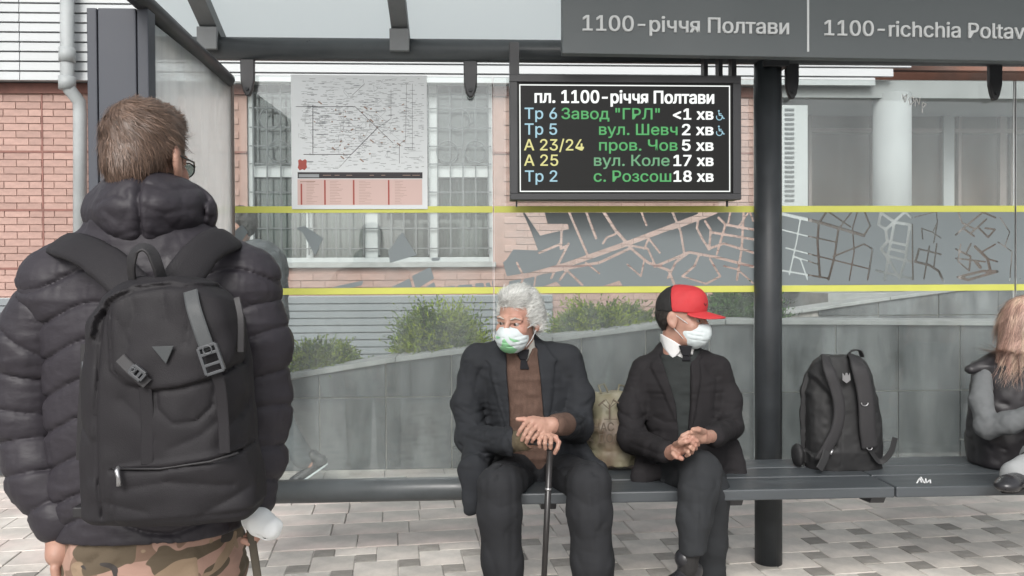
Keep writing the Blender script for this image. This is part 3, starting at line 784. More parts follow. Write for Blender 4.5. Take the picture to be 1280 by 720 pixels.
def seglist(paths, conv):
    out = []
    for wd, pts in paths:
        q = [conv(*p) for p in pts]
        for a, b in zip(q[:-1], q[1:]): out.append((a, b, wd))
    return out
def street_fn(segs, blanks):
    def f(X, Z):
        X, Z = np.broadcast_arrays(X, Z); d = np.full(X.shape, 1.0)
        for a, b, wd in segs:
            ex_, ez_ = b[0] - a[0], b[1] - a[1]; t = np.clip(((X - a[0]) * ex_ + (Z - a[1]) * ez_) / (ex_ ** 2 + ez_ ** 2 + 1e-12), 0, 1)
            d = np.minimum(d, np.hypot(X - a[0] - t * ex_, Z - a[1] - t * ez_) - wd)
        for P in blanks: d = np.minimum(d, polydist(X, Z, P))
        return d
    return f
pxm = YG / FPX
c2 = lambda x, y: (lambda p: (p[0], p[2]))(J(620 + x / 2.3235, 70 + y / 2.3235, YG))
W2 = lambda v: v / 2.3235 * pxm / 2
st2 = [(W2(a), b) for a, b in [
    (15, [(0, 652), (100, 636), (200, 608), (380, 545), (625, 452)]), (8, [(80, 640), (300, 600), (390, 558), (440, 600), (500, 622), (520, 672)]),
    (8, [(460, 612), (560, 570), (640, 585), (745, 612)]), (9, [(310, 450), (345, 505), (385, 550)]), (7, [(210, 450), (240, 520), (268, 585)]),
    (7, [(260, 450), (290, 530)]), (7, [(125, 572), (190, 545)]), (7, [(150, 500), (190, 500), (188, 560), (210, 548)]), (7, [(160, 645), (210, 545)]),
    (7, [(185, 650), (205, 622), (250, 665)]), (5, [(260, 600), (300, 632)]), (6, [(420, 450), (436, 492)]), (7, [(510, 450), (535, 510), (545, 572)]),
    (6, [(480, 510), (535, 495), (600, 470)]), (6, [(310, 545), (320, 528), (345, 518)]), (7, [(590, 450), (582, 500), (600, 535), (618, 562), (622, 505), (606, 480)]),
    (7, [(645, 470), (665, 490), (640, 575)]), (7, [(665, 490), (748, 505)]), (7, [(622, 512), (748, 533)]), (7, [(615, 560), (660, 545), (748, 572)]),
    (7, [(718, 450), (712, 560), (698, 650)]), (6, [(680, 450), (672, 490)]), (7, [(560, 570), (520, 600), (498, 645)]), (7, [(590, 575), (575, 610), (540, 640)]),
    (6, [(620, 590), (650, 640), (608, 662)]), (6, [(430, 560), (442, 530), (475, 572)]), (6, [(385, 550), (440, 560), (462, 610)]), (5, [(735, 450), (745, 480)]),
    (6, [(640, 455), (605, 470), (592, 455)]), (5, [(700, 500), (735, 450)]), (5, [(660, 610), (700, 620), (745, 660)]), (5, [(540, 640), (610, 662)]),
    (6, [(60, 600), (80, 640), (70, 672)]), (5, [(115, 635), (110, 672)]), (5, [(380, 605), (420, 640), (430, 590)])]]
bk2 = [[c2(*p) for p in q] for q in ([(-20, 440), (75, 450), (100, 505), (122, 565), (50, 562), (30, 592), (20, 600), (32, 642), (-20, 652)],
       [(78, 448), (140, 452), (150, 488), (208, 488), (212, 503), (160, 514), (128, 522)], [(275, 680), (358, 652), (374, 680)], [(130, 672), (175, 655), (200, 680)], [(-20, 655), (40, 650), (30, 690), (-20, 690)])]
c3 = lambda x, y: (lambda p: (p[0], p[2]))(J(940 + x / 3.2735, 180 + y / 3.2735, YG))
W3 = lambda v: v / 3.2735 * pxm / 2
st3 = [(W3(a), b) for a, b in [
    (13, [(110, 284), (270, 320), (455, 375)]), (10, [(305, 272), (270, 325), (265, 400), (275, 545)]), (6, [(195, 310), (180, 400), (150, 535)]),
    (6, [(115, 350), (215, 375), (340, 402)]), (6, [(135, 425), (270, 460), (480, 512)]), (9, [(350, 350), (335, 460), (310, 555)]), (6, [(405, 278), (350, 350)]),
    (7, [(305, 275), (400, 340)]), (8, [(455, 272), (480, 335), (455, 375)]), (13, [(525, 278), (515, 330), (545, 350), (550, 400), (525, 430), (555, 470), (540, 555)]),
    (12, [(545, 350), (622, 278)]), (12, [(575, 320), (642, 330), (625, 470), (600, 550)]), (12, [(580, 320), (565, 400), (550, 470)]), (11, [(560, 400), (630, 415)]),
    (11, [(565, 430), (620, 442)]), (11, [(560, 460), (648, 482)]), (11, [(555, 470), (600, 550)]), (10, [(505, 518), (655, 552)]), (7, [(652, 330), (655, 548)]),
    (12, [(530, 285), (580, 320)]), (10, [(622, 278), (648, 302)]), (7, [(455, 410), (330, 460)]), (6, [(430, 270), (408, 345), (415, 440), (395, 558)]),
    (8, [(490, 430), (470, 555)]), (7, [(455, 410), (490, 430)]), (6, [(165, 460), (195, 470), (225, 555)]), (7, [(112, 516), (310, 550)]), (5, [(170, 460), (265, 492)]),
    (5, [(660, 300), (750, 277), (755, 320), (735, 362), (770, 385)]), (6, [(690, 345), (695, 390)]), (6, [(755, 320), (740, 405)]), (5, [(690, 345), (735, 362)]),
    (10, [(680, 430), (665, 482), (720, 495), (760, 520), (780, 562)]), (7, [(680, 430), (770, 452)]), (7, [(722, 418), (700, 552)]), (6, [(752, 408), (740, 505)]),
    (7, [(840, 280), (855, 322), (910, 350)]), (8, [(830, 372), (860, 345), (940, 280), (992, 302)]), (8, [(860, 345), (905, 378)]), (8, [(895, 362), (955, 308)]),
    (8, [(920, 340), (962, 382), (990, 350), (950, 345)]), (8, [(830, 430), (890, 460), (885, 518)]), (7, [(892, 408), (870, 450)]), (7, [(830, 468), (950, 482)]),
    (12, [(908, 420), (960, 470), (970, 515)]), (7, [(940, 440), (992, 410)]), (7, [(960, 470), (1000, 482)]), (11, [(838, 545), (880, 556), (1000, 522), (940, 520), (850, 542)]),
    (8, [(1113, 430), (1090, 470), (1113, 530), (1150, 540)]), (7, [(1090, 322), (1130, 308)]), (6, [(850, 410), (838, 480), (880, 515)]), (5, [(1010, 300), (1050, 360), (1030, 420)]),
    (5, [(1000, 400), (1060, 440), (1050, 560)]), (14, [(910, 480), (930, 505)])]]
p1c = lambda x, y: (lambda p: (p[0], p[2]))(J(280 + x / 3.2737, 180 + y / 3.2737, YG))
bl1 = [[p1c(*p) for p in q] for q in ([(295, 342), (332, 336), (405, 385), (375, 458), (348, 410), (325, 365)], [(672, 440), (730, 360), (788, 455), (680, 487)],
      [(848, 466), (886, 464), (880, 478), (850, 479)], [(770, 540), (845, 503), (860, 550), (785, 596)], [(655, 600), (760, 550), (776, 602)],
      [(395, 602), (470, 580), (572, 558), (565, 578), (460, 604)], [(800, 600), (860, 565), (872, 602)], [(588, 600), (650, 588), (655, 604)], [(880, 586), (945, 580), (945, 600), (882, 602)],
      [(955, 578), (1015, 574), (1018, 598), (958, 600)], [(1028, 570), (1062, 568), (1065, 598), (1030, 600)], [(1070, 570), (1086, 565), (1096, 595), (1076, 598)], [(1096, 560), (1112, 558), (1112, 598), (1102, 598)],
      [(20, 380), (75, 330), (100, 360), (60, 420)])]
def f1(X, Z):
    X, Z = np.broadcast_arrays(X, Z); d = np.full(X.shape, -1.0)
    for P in bl1: d = np.maximum(d, -polydist(X, Z, P))
    return d
panes = [(291, 616.6, f1), (617.8, 943, street_fn(seglist(st2, c2), bk2)), (975, 1267, street_fn(seglist(st3, c3), [])), (1269, 1560, lambda X, Z: np.broadcast_arrays(X, Z)[0] * 0 + 1 - 1.0 * (np.abs(np.sin(X * 31 + Z * 9)) < .06) - 1.0 * (np.abs(np.sin(Z * 29 - X * 11)) < .06))]
for a, b, fn in panes:
    x0, x1 = gx(a), gx(b)
    g = MB().box((x0, YG - 0.004, g0), (x1, YG + 0.004, gt)).build('glass_pane', 'clear_glass', sh)
    for z in (zu, zl): MB().box((x0 + .001, YG - 0.0075, z - hh), (x1 - .001, YG - 0.0045, z + hh)).build('yellow_stripe', 'yellow', g)
    if fn is f1:
        for P in bl1:
            xs = [p[0] for p in P]; zs_ = [p[1] for p in P]
            film('map_film', max(x0 + .001, min(xs) - .01), min(x1 - .001, max(xs) + .01), max(zl + hh + .001, min(zs_) - .01), min(zu - hh - .001, max(zs_) + .01), (lambda P: lambda X, Z: -polydist(X, Z, P))(P), g)
    else: film('map_film', x0 + .001, x1 - .001, zl + hh + .001, zu - hh - .001, fn, g)['kind'] = 'stuff'
    for x in (x0, x1): MB().box((x - .0012 if x == x1 else x, YG - 0.0044, g0), (x if x == x1 else x + .0012, YG + 0.0044, gt)).build('glass_edge', 'scratch', g)
# scratched graffiti on the third pane and on the bench
def scribble(pts_list, Y, wd, parent, m='scratch', conv=None):
    mb = MB()
    for pts in pts_list:
        q = [conv(*p) if conv else J(*p, Y) for p in pts]
        for a, b in zip(q[:-1], q[1:]):
            d = (b - a) / (np.linalg.norm(b - a) + 1e-9); n = V(-d[2], 0, d[0]) * wd if conv is None else np.cross(d, V(0, 0, 1)) * wd
            mb.add([a - n, a + n, b + n, b - n], [(0, 1, 2, 3)])
    return mb.build('graffiti', m, parent)
# side wall at the left
X0 = float(J(290, 105, YS)[0])
def y_at(px, py):                           # depth on the plane X = X0
    lo, hi = 0.3, 6.0
    for _ in range(50):
        mid = (lo + hi) / 2
        if J(px, py, mid)[0] < X0: lo_ok = True; hi = mid
        else: lo_ok = False; lo = mid
    return (lo + hi) / 2
yt = y_at(176, 0); pt = J(176, 0, yt); pb = J(288, 103, YS - .01); dvec = (pt - pb)
MB().tube([pb, pb + dvec * 0.04, pb + dvec * 2.6], [0.012, 0.031, 0.031], 18).build('side_rail', 'dark_metal', sh, smooth=True)
yc = 2.66
cx0, cx1 = float(J(110, 200, yc)[0]), float(J(187, 200, yc)[0]); ct = float(J(150, 10, yc)[2])
col = MB()
for a, b in ((110, 122.5), (124, 171.5), (173, 187)):
    col.box((float(J(a, 200, yc)[0]), yc, 0), (float(J(b, 200, yc)[0]), yc + 0.06, ct))
co = col.build('side_column', 'column_metal', sh, bevel=0.003)
MB().box((cx0 + .01, yc + .012, 0), (cx1 - .01, yc + .05, ct - .01)).build('column_core', 'dark_metal', co)
y1 = y_at(193, 200)
g = MB().box((X0 - .004, max(y1, yc + .065), 0.30), (X0 + .004, YS - 0.03, float(J(288, 106, YS)[2]) - 0.01)).build('side_glass_pane', 'side_glass', sh)
MB().box((X0 - .014, YS - 0.03, 0.0), (X0 + .010, YS - 0.004, float(J(288, 100, YS)[2]))).build('corner_post', 'brown_frame', sh, bevel=0.002)
MB().prism([(sx(187), YS + .06, sz(12)), (sx(222), YS + .06, sz(46)), (sx(187), YS + .06, sz(46))], (0, 0.02, 0)).build('gusset_plate', 'column_metal', sh)
MB().box((X0 - .06, yc + .06, ct - .06), (X0 - .02, YS - .06, ct)).build('side_top_rail', 'grey_metal', sh, bevel=0.003)

# ------------------------------------------------------------------ bench
bn = thing('bench', 'long dark grey slatted bench under the shelter', 'bench', (sx(900), 3.4, 0))
H0 = 0.49
yf = float(G(1000, 611, H0)[1]); yb = YS - 0.068
bxl, bxj, bxr = float(J(604, 600, 3.3)[0]), float(G(1122, 610, H0)[0]), XE
dd = yb - yf
for xa, xb in ((bxl, bxj - .003), (bxj + .003, bxr)):
    for a, b in ((0.0, 0.36), (0.385, 0.68), (0.705, 1.0)):
        fr_ = a == 0
        MB().box((xa, yf + a * dd, H0 - (0.042 if fr_ else 0.03)), (xb, yf + b * dd, H0)).build('bench_slat', 'bench_slat', bn, bevel=0.005)
for x in (bxl + .25, pc - .33, bxj - .05, bxj + .9):
    mb = MB().prism([(x - .03, yf + .02, H0 - .03), (x - .03, yf + .05, H0 - .075), (x - .03, yb + .02, H0 - .11), (x - .03, yb + .02, H0 - .03)], (0.06, 0, 0))
    mb.build('bench_bracket', 'dark_metal', bn, bevel=0.003)
gc = lambda x, y: G(x, y, H0 + 0.0006)
scribble([[(1146, 604), (1150, 597), (1152, 603)], [(1151, 596), (1156, 604)], [(1157, 598), (1158, 604), (1163, 599), (1163, 604)], [(1147, 600), (1161, 602)]], 0, 0.0025, bn, conv=gc)
pane3 = [o for o in COL.objects if o.name.startswith('glass_pane')][2]
scribble([[(1128, 118), (1131, 128), (1134, 118), (1128, 124)], [(1136, 124), (1141, 121), (1143, 127), (1138, 131), (1136, 124)], [(1144, 133), (1145, 122), (1149, 131), (1150, 122)],
          [(1153, 128), (1153, 141)], [(1153, 128), (1158, 130), (1153, 135)]], YG - 0.006, 0.0022, pane3)

# ------------------------------------------------------------------ station name sign
YN = 3.3
sg = thing('station_sign', 'dark grey name board with pale lettering fixed to the shelter beam', 'sign', (sx(960, YN), YN, sz(66, YN)))
zb0 = sz(66, YN); xa = sx(704, YN); xb = sx(1620, YN)
sl_ = -0.009
ztop = rz(YN) - 0.01
MB().prism([(xa, YN, zb0), (xb, YN, zb0 + sl_ * (xb - xa)), (xb, YN, ztop), (xa, YN, ztop)], (0, 0.045, 0)).build('sign_board', 'sign_panel', sg, bevel=0.003)
def sgtext(s, x0, x1, base, cap, sl=sl_, bold=0.028):
    p = J(x0, base, YN); text_at(s, 'sign_letter', sg, (p[0], YN), float(J(x1, base, YN)[0]), p[2], cap * YN / FPX, bold, slope=sl)
sgtext("1100-річчя Полтави", 728, 986, 38.5, 19.5); sgtext("1100-richchia Poltavy", 1030, 1294, 44.5, 19.5)
MB().box((sx(1009, YN), YN - 0.0016, sz(66, YN, 1010) + .004), (sx(1011.6, YN), YN - 0.0002, ztop - .002)).build('divider', 'sign_letter', sg)

# ------------------------------------------------------------------ arrivals display
YD = 3.47
dx = lambda px: sx(px, YD)
dz = lambda py: sz(py, YD, 780)
ds = thing('arrivals_display', 'black framed electronic bus arrivals display hanging from the shelter beam', 'display', (dx(782), YD, dz(250)))
x0, x1, z0, z1 = dx(638.5), dx(927), dz(249.5), dz(94)
i0, i1, k0, k1 = dx(648), dx(917), dz(242), dz(103)
h = MB()
h.box((x0, YD, z0), (x1, YD + 0.03, k0)); h.box((x0, YD, k1), (x1, YD + 0.03, z1)); h.box((x0, YD, k0), (i0, YD + 0.03, k1)); h.box((i1, YD, k0), (x1, YD + 0.03, k1))
h.box((x0 + .002, YD + 0.0302, z0 + .002), (x1 - .002, YD + 0.115, z1 - .002)); h.build('housing', 'dark_metal', ds, bevel=0.002)
MB().box((i0, YD + 0.012, k0), (i1, YD + 0.029, k1)).build('screen', 'screen', ds)
ys = YD + 0.010
b = MB(); t_ = 0.0045
bx0, bx1, bz0, bz1 = dx(650.5), dx(914), dz(239.5), dz(105.5)
b.box((bx0, ys, bz0), (bx1, ys + .001, bz0 + t_)); b.box((bx0, ys, bz1 - t_), (bx1, ys + .001, bz1)); b.box((bx0, ys, bz0 + t_), (bx0 + t_, ys + .001, bz1 - t_)); b.box((bx1 - t_, ys, bz0 + t_), (bx1, ys + .001, bz1 - t_))
b.build('screen_border', 'led_white', ds)
def dt(s, x0, x1, base, cap, m, bold=0.0): text_at(s, m, ds, (dx(x0), ys + 0.0012), dx(x1), dz(base), cap * YD / FPX, bold, out=0.0)
dt("пл. 1100-річчя Полтави", 669.5, 894, 128.5, 16, 'led_white', 0.035)
rows = [("Тр 6", 657, 697.5, 'led_blue', 'Завод "ГРЛ"', 703, 826, 'led_green', "<1 хв", 842.5), ("Тр 5", 657, 697.5, 'led_blue', 'вул. Шевч', 750, 848, 'led_green', "2 хв", 853.7),
        ("А 23/24", 656, 731, 'led_yellow', 'пров. Чов', 750, 848, 'led_green', "5 хв", 853.7), ("А 25", 656, 698.7, 'led_yellow', 'вул. Коле', 743.5, 838, 'led_pale_green', "17 хв", 843),
        ("Тр 2", 657, 697.5, 'led_blue', 'с. Розсош', 743, 840, 'led_green', "18 хв", 843)]
for (a, ax0, ax1, am, d_, d0, d1, dm, t, t0), base in zip(rows, (148.6, 168.2, 187.8, 207, 226.8)):
    dt(a, ax0, ax1, base, 14, am, 0.012); dt(d_, d0, d1, base, 14, dm, 0.014); dt(t, t0, 893, base, 14, 'led_white', 0.035)
for base in (148.6, 168.2):                 # wheelchair marks
    c = V(dx(901), ys, dz(base - 4.5)); mb = MB()
    mb.tube([c + V(-.002 + .0125 * math.cos(t), 0, -.004 + .0125 * math.sin(t)) for t in np.linspace(-3.6, 0.3, 14)], 0.0019, 6)
    mb.tube([c + V(-.004, 0, .016), c + V(-.002, 0, .004), c + V(.010, 0, .003), c + V(.016, 0, -.010), c + V(.021, 0, -.009)], 0.0024, 6)
    mb.tube([c + V(-.003, 0, .011), c + V(.008, 0, .010)], 0.0019, 6); mb.ball(c + V(-.004, 0, .0225), 0.0042, 5)
    mb.build('wheelchair_symbol', 'led_blue', ds)
for px, w_ in ((645, 6), (886.5, 2.5), (905, 2.5), (922, 3)):
    MB().box((dx(px - w_), YD + .04, z1 - .003), (dx(px + w_), YD + .09, zc + .0)).build('hanger', 'dark_metal', ds)
for px in (647, 914): MB().box((dx(px - 1), YD + .05, dz(257)), (dx(px + 1), YD + .06, z0)).build('screw_stud', 'dark_metal', ds)

# ------------------------------------------------------------------ route map poster
YP = YG - 0.012
po = thing('route_map_poster', 'white route map poster with red crest and pink timetable columns on the left pane', 'poster', J(449, 262, YP))
def pp4(x0, y0, x1, y1, m, name, out=0.0, parent=None):
    a, b = J(x0, y1, YP), J(x1, y0, YP); y = YP - out
    return MB().box((a[0], y - 0.0006, a[2]), (b[0], y, b[2])).build(name, m, parent or po)
sheet = pp4(365, 94.5, 533.5, 261.5, 'paper', 'sheet')
mb = MB(); r2 = random.Random(3)
def stroke(mb, pts, wd, out=0.0012):
    q = [J(px_, py_, YP - out) for px_, py_ in pts]
    for a, b in zip(q[:-1], q[1:]):
        d = (b - a) / (np.linalg.norm(b - a) + 1e-9); n = V(-d[2], 0, d[0]) * wd; mb.add([a - n, a + n, b + n, b - n], [(0, 1, 2, 3)])
q = lambda x, y: (360 + x / 4.1167, 90 + y / 4.1143)
for pts, wd in (([(40, 178), (345, 178)], .0011), ([(128, 170), (128, 420)], .0013), ([(80, 424), (325, 424), (460, 288)], .0013), ([(345, 178), (460, 288), (540, 365)], .0009), ([(330, 120), (395, 60)], .0007),
                ([(325, 424), (265, 490)], .0006), ([(573, 370), (573, 470)], .0009), ([(640, 60), (640, 400)], .0006), ([(610, 60), (605, 350), (560, 380)], .0006), ([(600, 388), (655, 390)], .0009), ([(530, 90), (530, 240), (460, 288)], .0006)):
    stroke(mb, [q(*p) for p in pts], wd)
mb.build('route_line', 'print_dark', po)['kind'] = 'stuff'
mb = MB()
for _ in range(950):
    x = r2.uniform(60, 690); y = r2.choice([r2.uniform(40, 500), r2.gauss(250, 100)]); y = min(500, max(35, y)); L_ = r2.uniform(6, 34)
    stroke(mb, [q(x, y), q(min(x + L_, 700), y)], r2.choice([.0006, .0009, .0012]), 0.0008)
mb.build('small_print', 'print_grey', po)['kind'] = 'stuff'
mb = MB()
for _ in range(46):
    x, y = r2.gauss(380, 130), r2.gauss(260, 100); pts = []
    for k in range(5):
        pts.append(q(min(690, max(55, x)), min(500, max(35, y)))); x += r2.choice([-40, 0, 40, 60]) * r2.random(); y += r2.choice([-40, 0, 30, 50]) * r2.random()
    stroke(mb, pts, .0005, .0009)
mb.build('street_line', 'print_grey', po)['kind'] = 'stuff'
mb = MB()
for _ in range(40):
    x = r2.gauss(400, 110); y = r2.gauss(270, 90)
    if 60 < x < 680 and 40 < y < 490: stroke(mb, [q(x, y), q(x + r2.uniform(4, 14), y + r2.uniform(-8, 8))], r2.choice([.0014, .002, .003]), 0.0009)
for x, y in ((165, 158), (400, 185), (570, 372), (280, 440), (380, 455), (432, 355), (235, 395), (430, 250)): stroke(mb, [q(x - 9, y - 7), q(x + 9, y + 7)], .003, 0.0009)
mb.build('station_mark', 'print_brown', po)['kind'] = 'stuff'
cr = [(52, 455), (62, 448), (74, 456), (88, 448), (97, 456), (95, 475), (98, 490), (86, 505), (74, 500), (60, 506), (50, 492), (54, 475)]
MB().prism([J(*q(*p), YP - .0008) for p in cr][::-1], (0, -0.0004, 0)).build('crest', 'print_red', po)
a, b_ = q(50, 516), q(692, 547); pp4(a[0], a[1], b_[0], b_[1], 'print_dark', 'title_bar', .0008)
a, b_ = q(56, 526), q(160, 542); pp4(a[0], a[1], b_[0], b_[1], 'print_grey', 'title_print', .0016)
mb = MB()
for x in (180, 240, 300, 420, 480, 590, 640): stroke(mb, [q(x, 531), q(x + r2.uniform(18, 44), 531)], .0012, 0.0018)
mb.build('title_lettering', 'print_brown', po)['kind'] = 'stuff'
a, b_ = q(50, 552), q(690, 684); pp4(a[0], a[1], b_[0], b_[1], 'paper_pink', 'timetable', .0008)
for x in (66, 187, 335, 515):
    a, b_ = q(x, 575 if x == 66 else 556), q(x + 7, 683); pp4(a[0], a[1], b_[0], b_[1], 'print_red', 'column_bar', .0016)
mb = MB()
for x in (85, 205, 355, 540):
    for k in range(15): stroke(mb, [q(x + 10, 562 + k * 8), q(x + 10 + r2.uniform(25, 70), 562 + k * 8)], .0006, 0.0016)
stroke(mb, [q(62, 564), q(140, 564)], .0016, 0.0016)
mb.build('timetable_print', 'print_brown', po)['kind'] = 'stuff'
# ------------------------------------------------------------------ people: shared pieces
mat('skin', (0.41, 0.235, 0.175), 0.55, noise=0.10, nscale=28, bump=0.25, bscale=240, bdist=0.001, col2=(0.40, 0.19, 0.145), c2scale=22, c2pos=(0.45, 0.85))
mat('eye', (0.30, 0.26, 0.24), 0.2)
mat('iris', (0.03, 0.02, 0.015), 0.15)
mat('hair_white', (0.66, 0.665, 0.64), 0.75, isl=0.38)
mat('brow_grey', (0.42, 0.38, 0.34), 0.8)
mat('hair_brown', (0.15, 0.094, 0.066), 0.5, isl=0.55, spec=0.6)
mat('hair_dark', (0.03, 0.024, 0.020), 0.6, isl=0.4)
mat('hair_pink', (0.40, 0.25, 0.20), 0.5, isl=0.5, col2=(0.52, 0.38, 0.29), c2scale=9, stretch=(3, 3, 0.4))
mat('suit_charcoal', (0.024, 0.026, 0.030), 0.85, noise=0.12, nscale=20, bump=0.35, bscale=420, bdist=0.001, spec=0.2)
mat('suit_trousers', (0.025, 0.026, 0.029), 0.85, noise=0.12, nscale=20, bump=0.35, bscale=420, bdist=0.001, spec=0.2)
mat('suit_black', (0.018, 0.0165, 0.018), 0.85, noise=0.12, nscale=20, bump=0.35, bscale=420, bdist=0.001, spec=0.2)
mat('suit_grey', (0.028, 0.030, 0.033), 0.85, noise=0.1, nscale=20, bump=0.35, bscale=420, bdist=0.001, spec=0.2)
mat('jumper_brown', (0.115, 0.072, 0.056), 0.95, noise=0.2, nscale=30, bump=0.8, bscale=160, bdist=0.003, spec=0.2, stretch=(2.2, 2.2, 0.9))
mat('jumper_olive', (0.105, 0.082, 0.048), 0.95, noise=0.2, nscale=30, bump=0.8, bscale=160, bdist=0.003)
mat('jumper_dark', (0.032, 0.036, 0.036), 0.95, noise=0.15, bump=0.6, bscale=200, bdist=0.002, spec=0.2)
mat('shirt_white', (0.66, 0.66, 0.66), 0.8, noise=0.04)
mat('shirt_cream', (0.50, 0.49, 0.45), 0.8, noise=0.05)
mat('tie_dark', (0.012, 0.012, 0.015), 0.7, noise=0.2, nscale=40, spec=0.2)
mat('mask_white', (0.58, 0.64, 0.65), 0.85, noise=0.04, bump=0.2, bscale=300, bdist=0.001)
mat('mask_bright', (0.86, 0.88, 0.88), 0.85)
mat('mask_green', (0.26, 0.56, 0.30), 0.85, noise=0.05)
mat('red_cloth', (0.50, 0.030, 0.036), 0.75, noise=0.08, bump=0.3, bscale=350, bdist=0.001)
mat('black_cloth', (0.014, 0.013, 0.013), 0.85, noise=0.15, bump=0.3, bscale=350, bdist=0.001)
mat('leather', (0.022, 0.022, 0.025), 0.3, noise=0.2, nscale=12, bump=0.15, bscale=120)
mat('cane_wood', (0.020, 0.018, 0.018), 0.3)
mat('puffer', (0.031, 0.0275, 0.034), 0.56, noise=0.10, nscale=7, bump=0.35, bscale=55, bdist=0.003, spec=0.3, stretch=(1, 1, 1.8))
mat('pack_cloth', (0.0165, 0.015, 0.0175), 0.72, noise=0.10, nscale=8, bump=0.5, bscale=520, bdist=0.0012, spec=0.3)
mat('pack_dark', (0.017, 0.016, 0.018), 0.6, noise=0.12, nscale=10, bump=0.3, bscale=400, bdist=0.001)
mat('pack_grey', (0.042, 0.047, 0.050), 0.6, noise=0.1, nscale=30, bump=0.3, bscale=500, bdist=0.001)
mat('buckle', (0.07, 0.074, 0.08), 0.35)
mat('steel', (0.45, 0.45, 0.46), 0.3, metal=0.8)
mat('bench_pack', (0.013, 0.013, 0.014), 0.7, noise=0.2, nscale=12, bump=0.4, bscale=300, bdist=0.001)
mat('bench_pack_panel', (0.020, 0.019, 0.021), 0.75, noise=0.15, nscale=12, bump=0.4, bscale=300, bdist=0.001)
mat('grey_sweat', (0.125, 0.132, 0.137), 0.9, noise=0.08, bump=0.3, bscale=300, bdist=0.001)
mat('grey_trousers', (0.30, 0.31, 0.315), 0.9, noise=0.1)
mat('vest_dark', (0.022, 0.020, 0.023), 0.5, noise=0.12, bump=0.2, bscale=60)
mat('walker_coat', (0.085, 0.093, 0.10), 0.9, noise=0.35, nscale=9)
mat('walker_trousers', (0.10, 0.112, 0.12), 0.9, noise=0.2)
mat('olive_strap', (0.085, 0.07, 0.05), 0.8, noise=0.2)
def camo():
    m = bpy.data.materials.new('camouflage'); m.use_nodes = True; MATS['camouflage'] = m
    N = m.node_tree.nodes; L = m.node_tree.links; p = N['Principled BSDF']; p.inputs['Roughness'].default_value = 0.9
    tc = N.new('ShaderNodeTexCoord'); cur = None
    base = N.new('ShaderNodeRGB'); base.outputs[0].default_value = (0.295, 0.185, 0.145, 1); cur = base.outputs[0]
    for k, (sc, th, c, off) in enumerate(((9.0, 0.50, (0.155, 0.098, 0.070), 3.1), (10.5, 0.555, (0.082, 0.062, 0.040), 11.7), (12.0, 0.62, (0.23, 0.165, 0.11), 23.0), (13.0, 0.64, (0.035, 0.03, 0.028), 41.0))):
        mp = N.new('ShaderNodeMapping'); mp.inputs['Location'].default_value = (off, off * 1.7, off * .6); mp.inputs['Scale'].default_value = (1, 1, 1.35)
        t = N.new('ShaderNodeTexNoise'); t.inputs['Scale'].default_value = sc; t.inputs['Detail'].default_value = 1.2; t.inputs['Distortion'].default_value = 0.7
        r = N.new('ShaderNodeMapRange'); r.inputs[1].default_value = th; r.inputs[2].default_value = th + 0.008; x = N.new('ShaderNodeMixRGB'); x.inputs[2].default_value = (*c, 1)
        L.new(tc.outputs['Object'], mp.inputs[0]); L.new(mp.outputs[0], t.inputs['Vector']); L.new(t.outputs[0], r.inputs[0]); L.new(r.outputs[0], x.inputs[0]); L.new(cur, x.inputs[1]); cur = x.outputs[0]
    L.new(cur, p.inputs['Base Color'])
    t = N.new('ShaderNodeTexNoise'); t.inputs['Scale'].default_value = 300; b = N.new('ShaderNodeBump'); b.inputs['Strength'].default_value = 0.4; b.inputs['Distance'].default_value = 0.001
    L.new(tc.outputs['Object'], t.inputs['Vector']); L.new(t.outputs[0], b.inputs['Height']); L.new(b.outputs[0], p.inputs['Normal'])
camo()

def xform(arr, c, R, s=1.0): return (arr[0] * s) @ np.asarray(R).T + np.asarray(c), arr[1]
def head_skin(h=0.003, old=False, neck=(0, .012)):
    """head around the origin, face towards -Y; crown at z=+.12, chin at -.12"""
    f = Field((-.11, -.15, -.20), (.11, .13, .14), h)
    f.ell((0, .012, .03), (.074, .094, .088), .02).ell((0, -.030, -.045), (.057, .062, .074), .03)
    f.cap((-.032, -.045, -.08), (.032, -.045, -.08), .028, k=.03).ell((0, -.072, -.096), (.024, .022, .022), .025)
    f.cap((0, .022, -.07), (neck[0], neck[1], -.19), .050, .047, k=.03)
    for q in (-1, 1):
        f.ell((q * .038, -.062, -.030), (.026, .026, .026), .025)
        f.ell((q * .031, -.100, -.002), (.017, .018, .013), .012, sign=-1)
        f.cap((q * .014, -.088, .019), (q * .050, -.074, .017), .009, .007, k=.014)
        f.cap((q * .018, -.0885, .0065), (q * .046, -.078, .005), .0055, k=.005); f.cap((q * .018, -.088, -.0125), (q * .044, -.079, -.012), .005, k=.005)
        f.ell((q * .079, .012, -.008), (.010, .022, .034), .006, R=rotm(q * 18, 12, 0).T); f.ell((q * .092, .006, -.004), (.008, .012, .020), .006, sign=-1)
        f.ell((q * .078, .004, -.034), (.008, .011, .012), .006)
        f.ell((q * .012, -.105, -.040), (.009, .012, .008), .008)
    f.cap((0, -.091, .010), (0, -.116, -.030), .009, .012, k=.012)
    f.cap((-.018, -.092, -.066), (.018, -.092, -.066), .007, k=.008); f.cap((-.015, -.090, -.078), (.015, -.090, -.078), .008, k=.008)
    f.line([(-.022, -.100, -.0715), (0, -.104, -.0715), (.022, -.100, -.0715)], .003, .003)
    if old:
        for z in (.045, .058, .07): f.line([(-.035, -.075, z), (0, -.088, z + .002), (.035, -.075, z)], .0035, .0016)
        for q in (-1, 1): f.line([(q * .05, -.075, -.005), (q * .064, -.055, -.012)], .003, .002); f.line([(q * .02, -.092, -.02), (q * .04, -.08, -.024)], .004, .002)
        f.noise(.0012, .012, 5)
    return f.arrays()
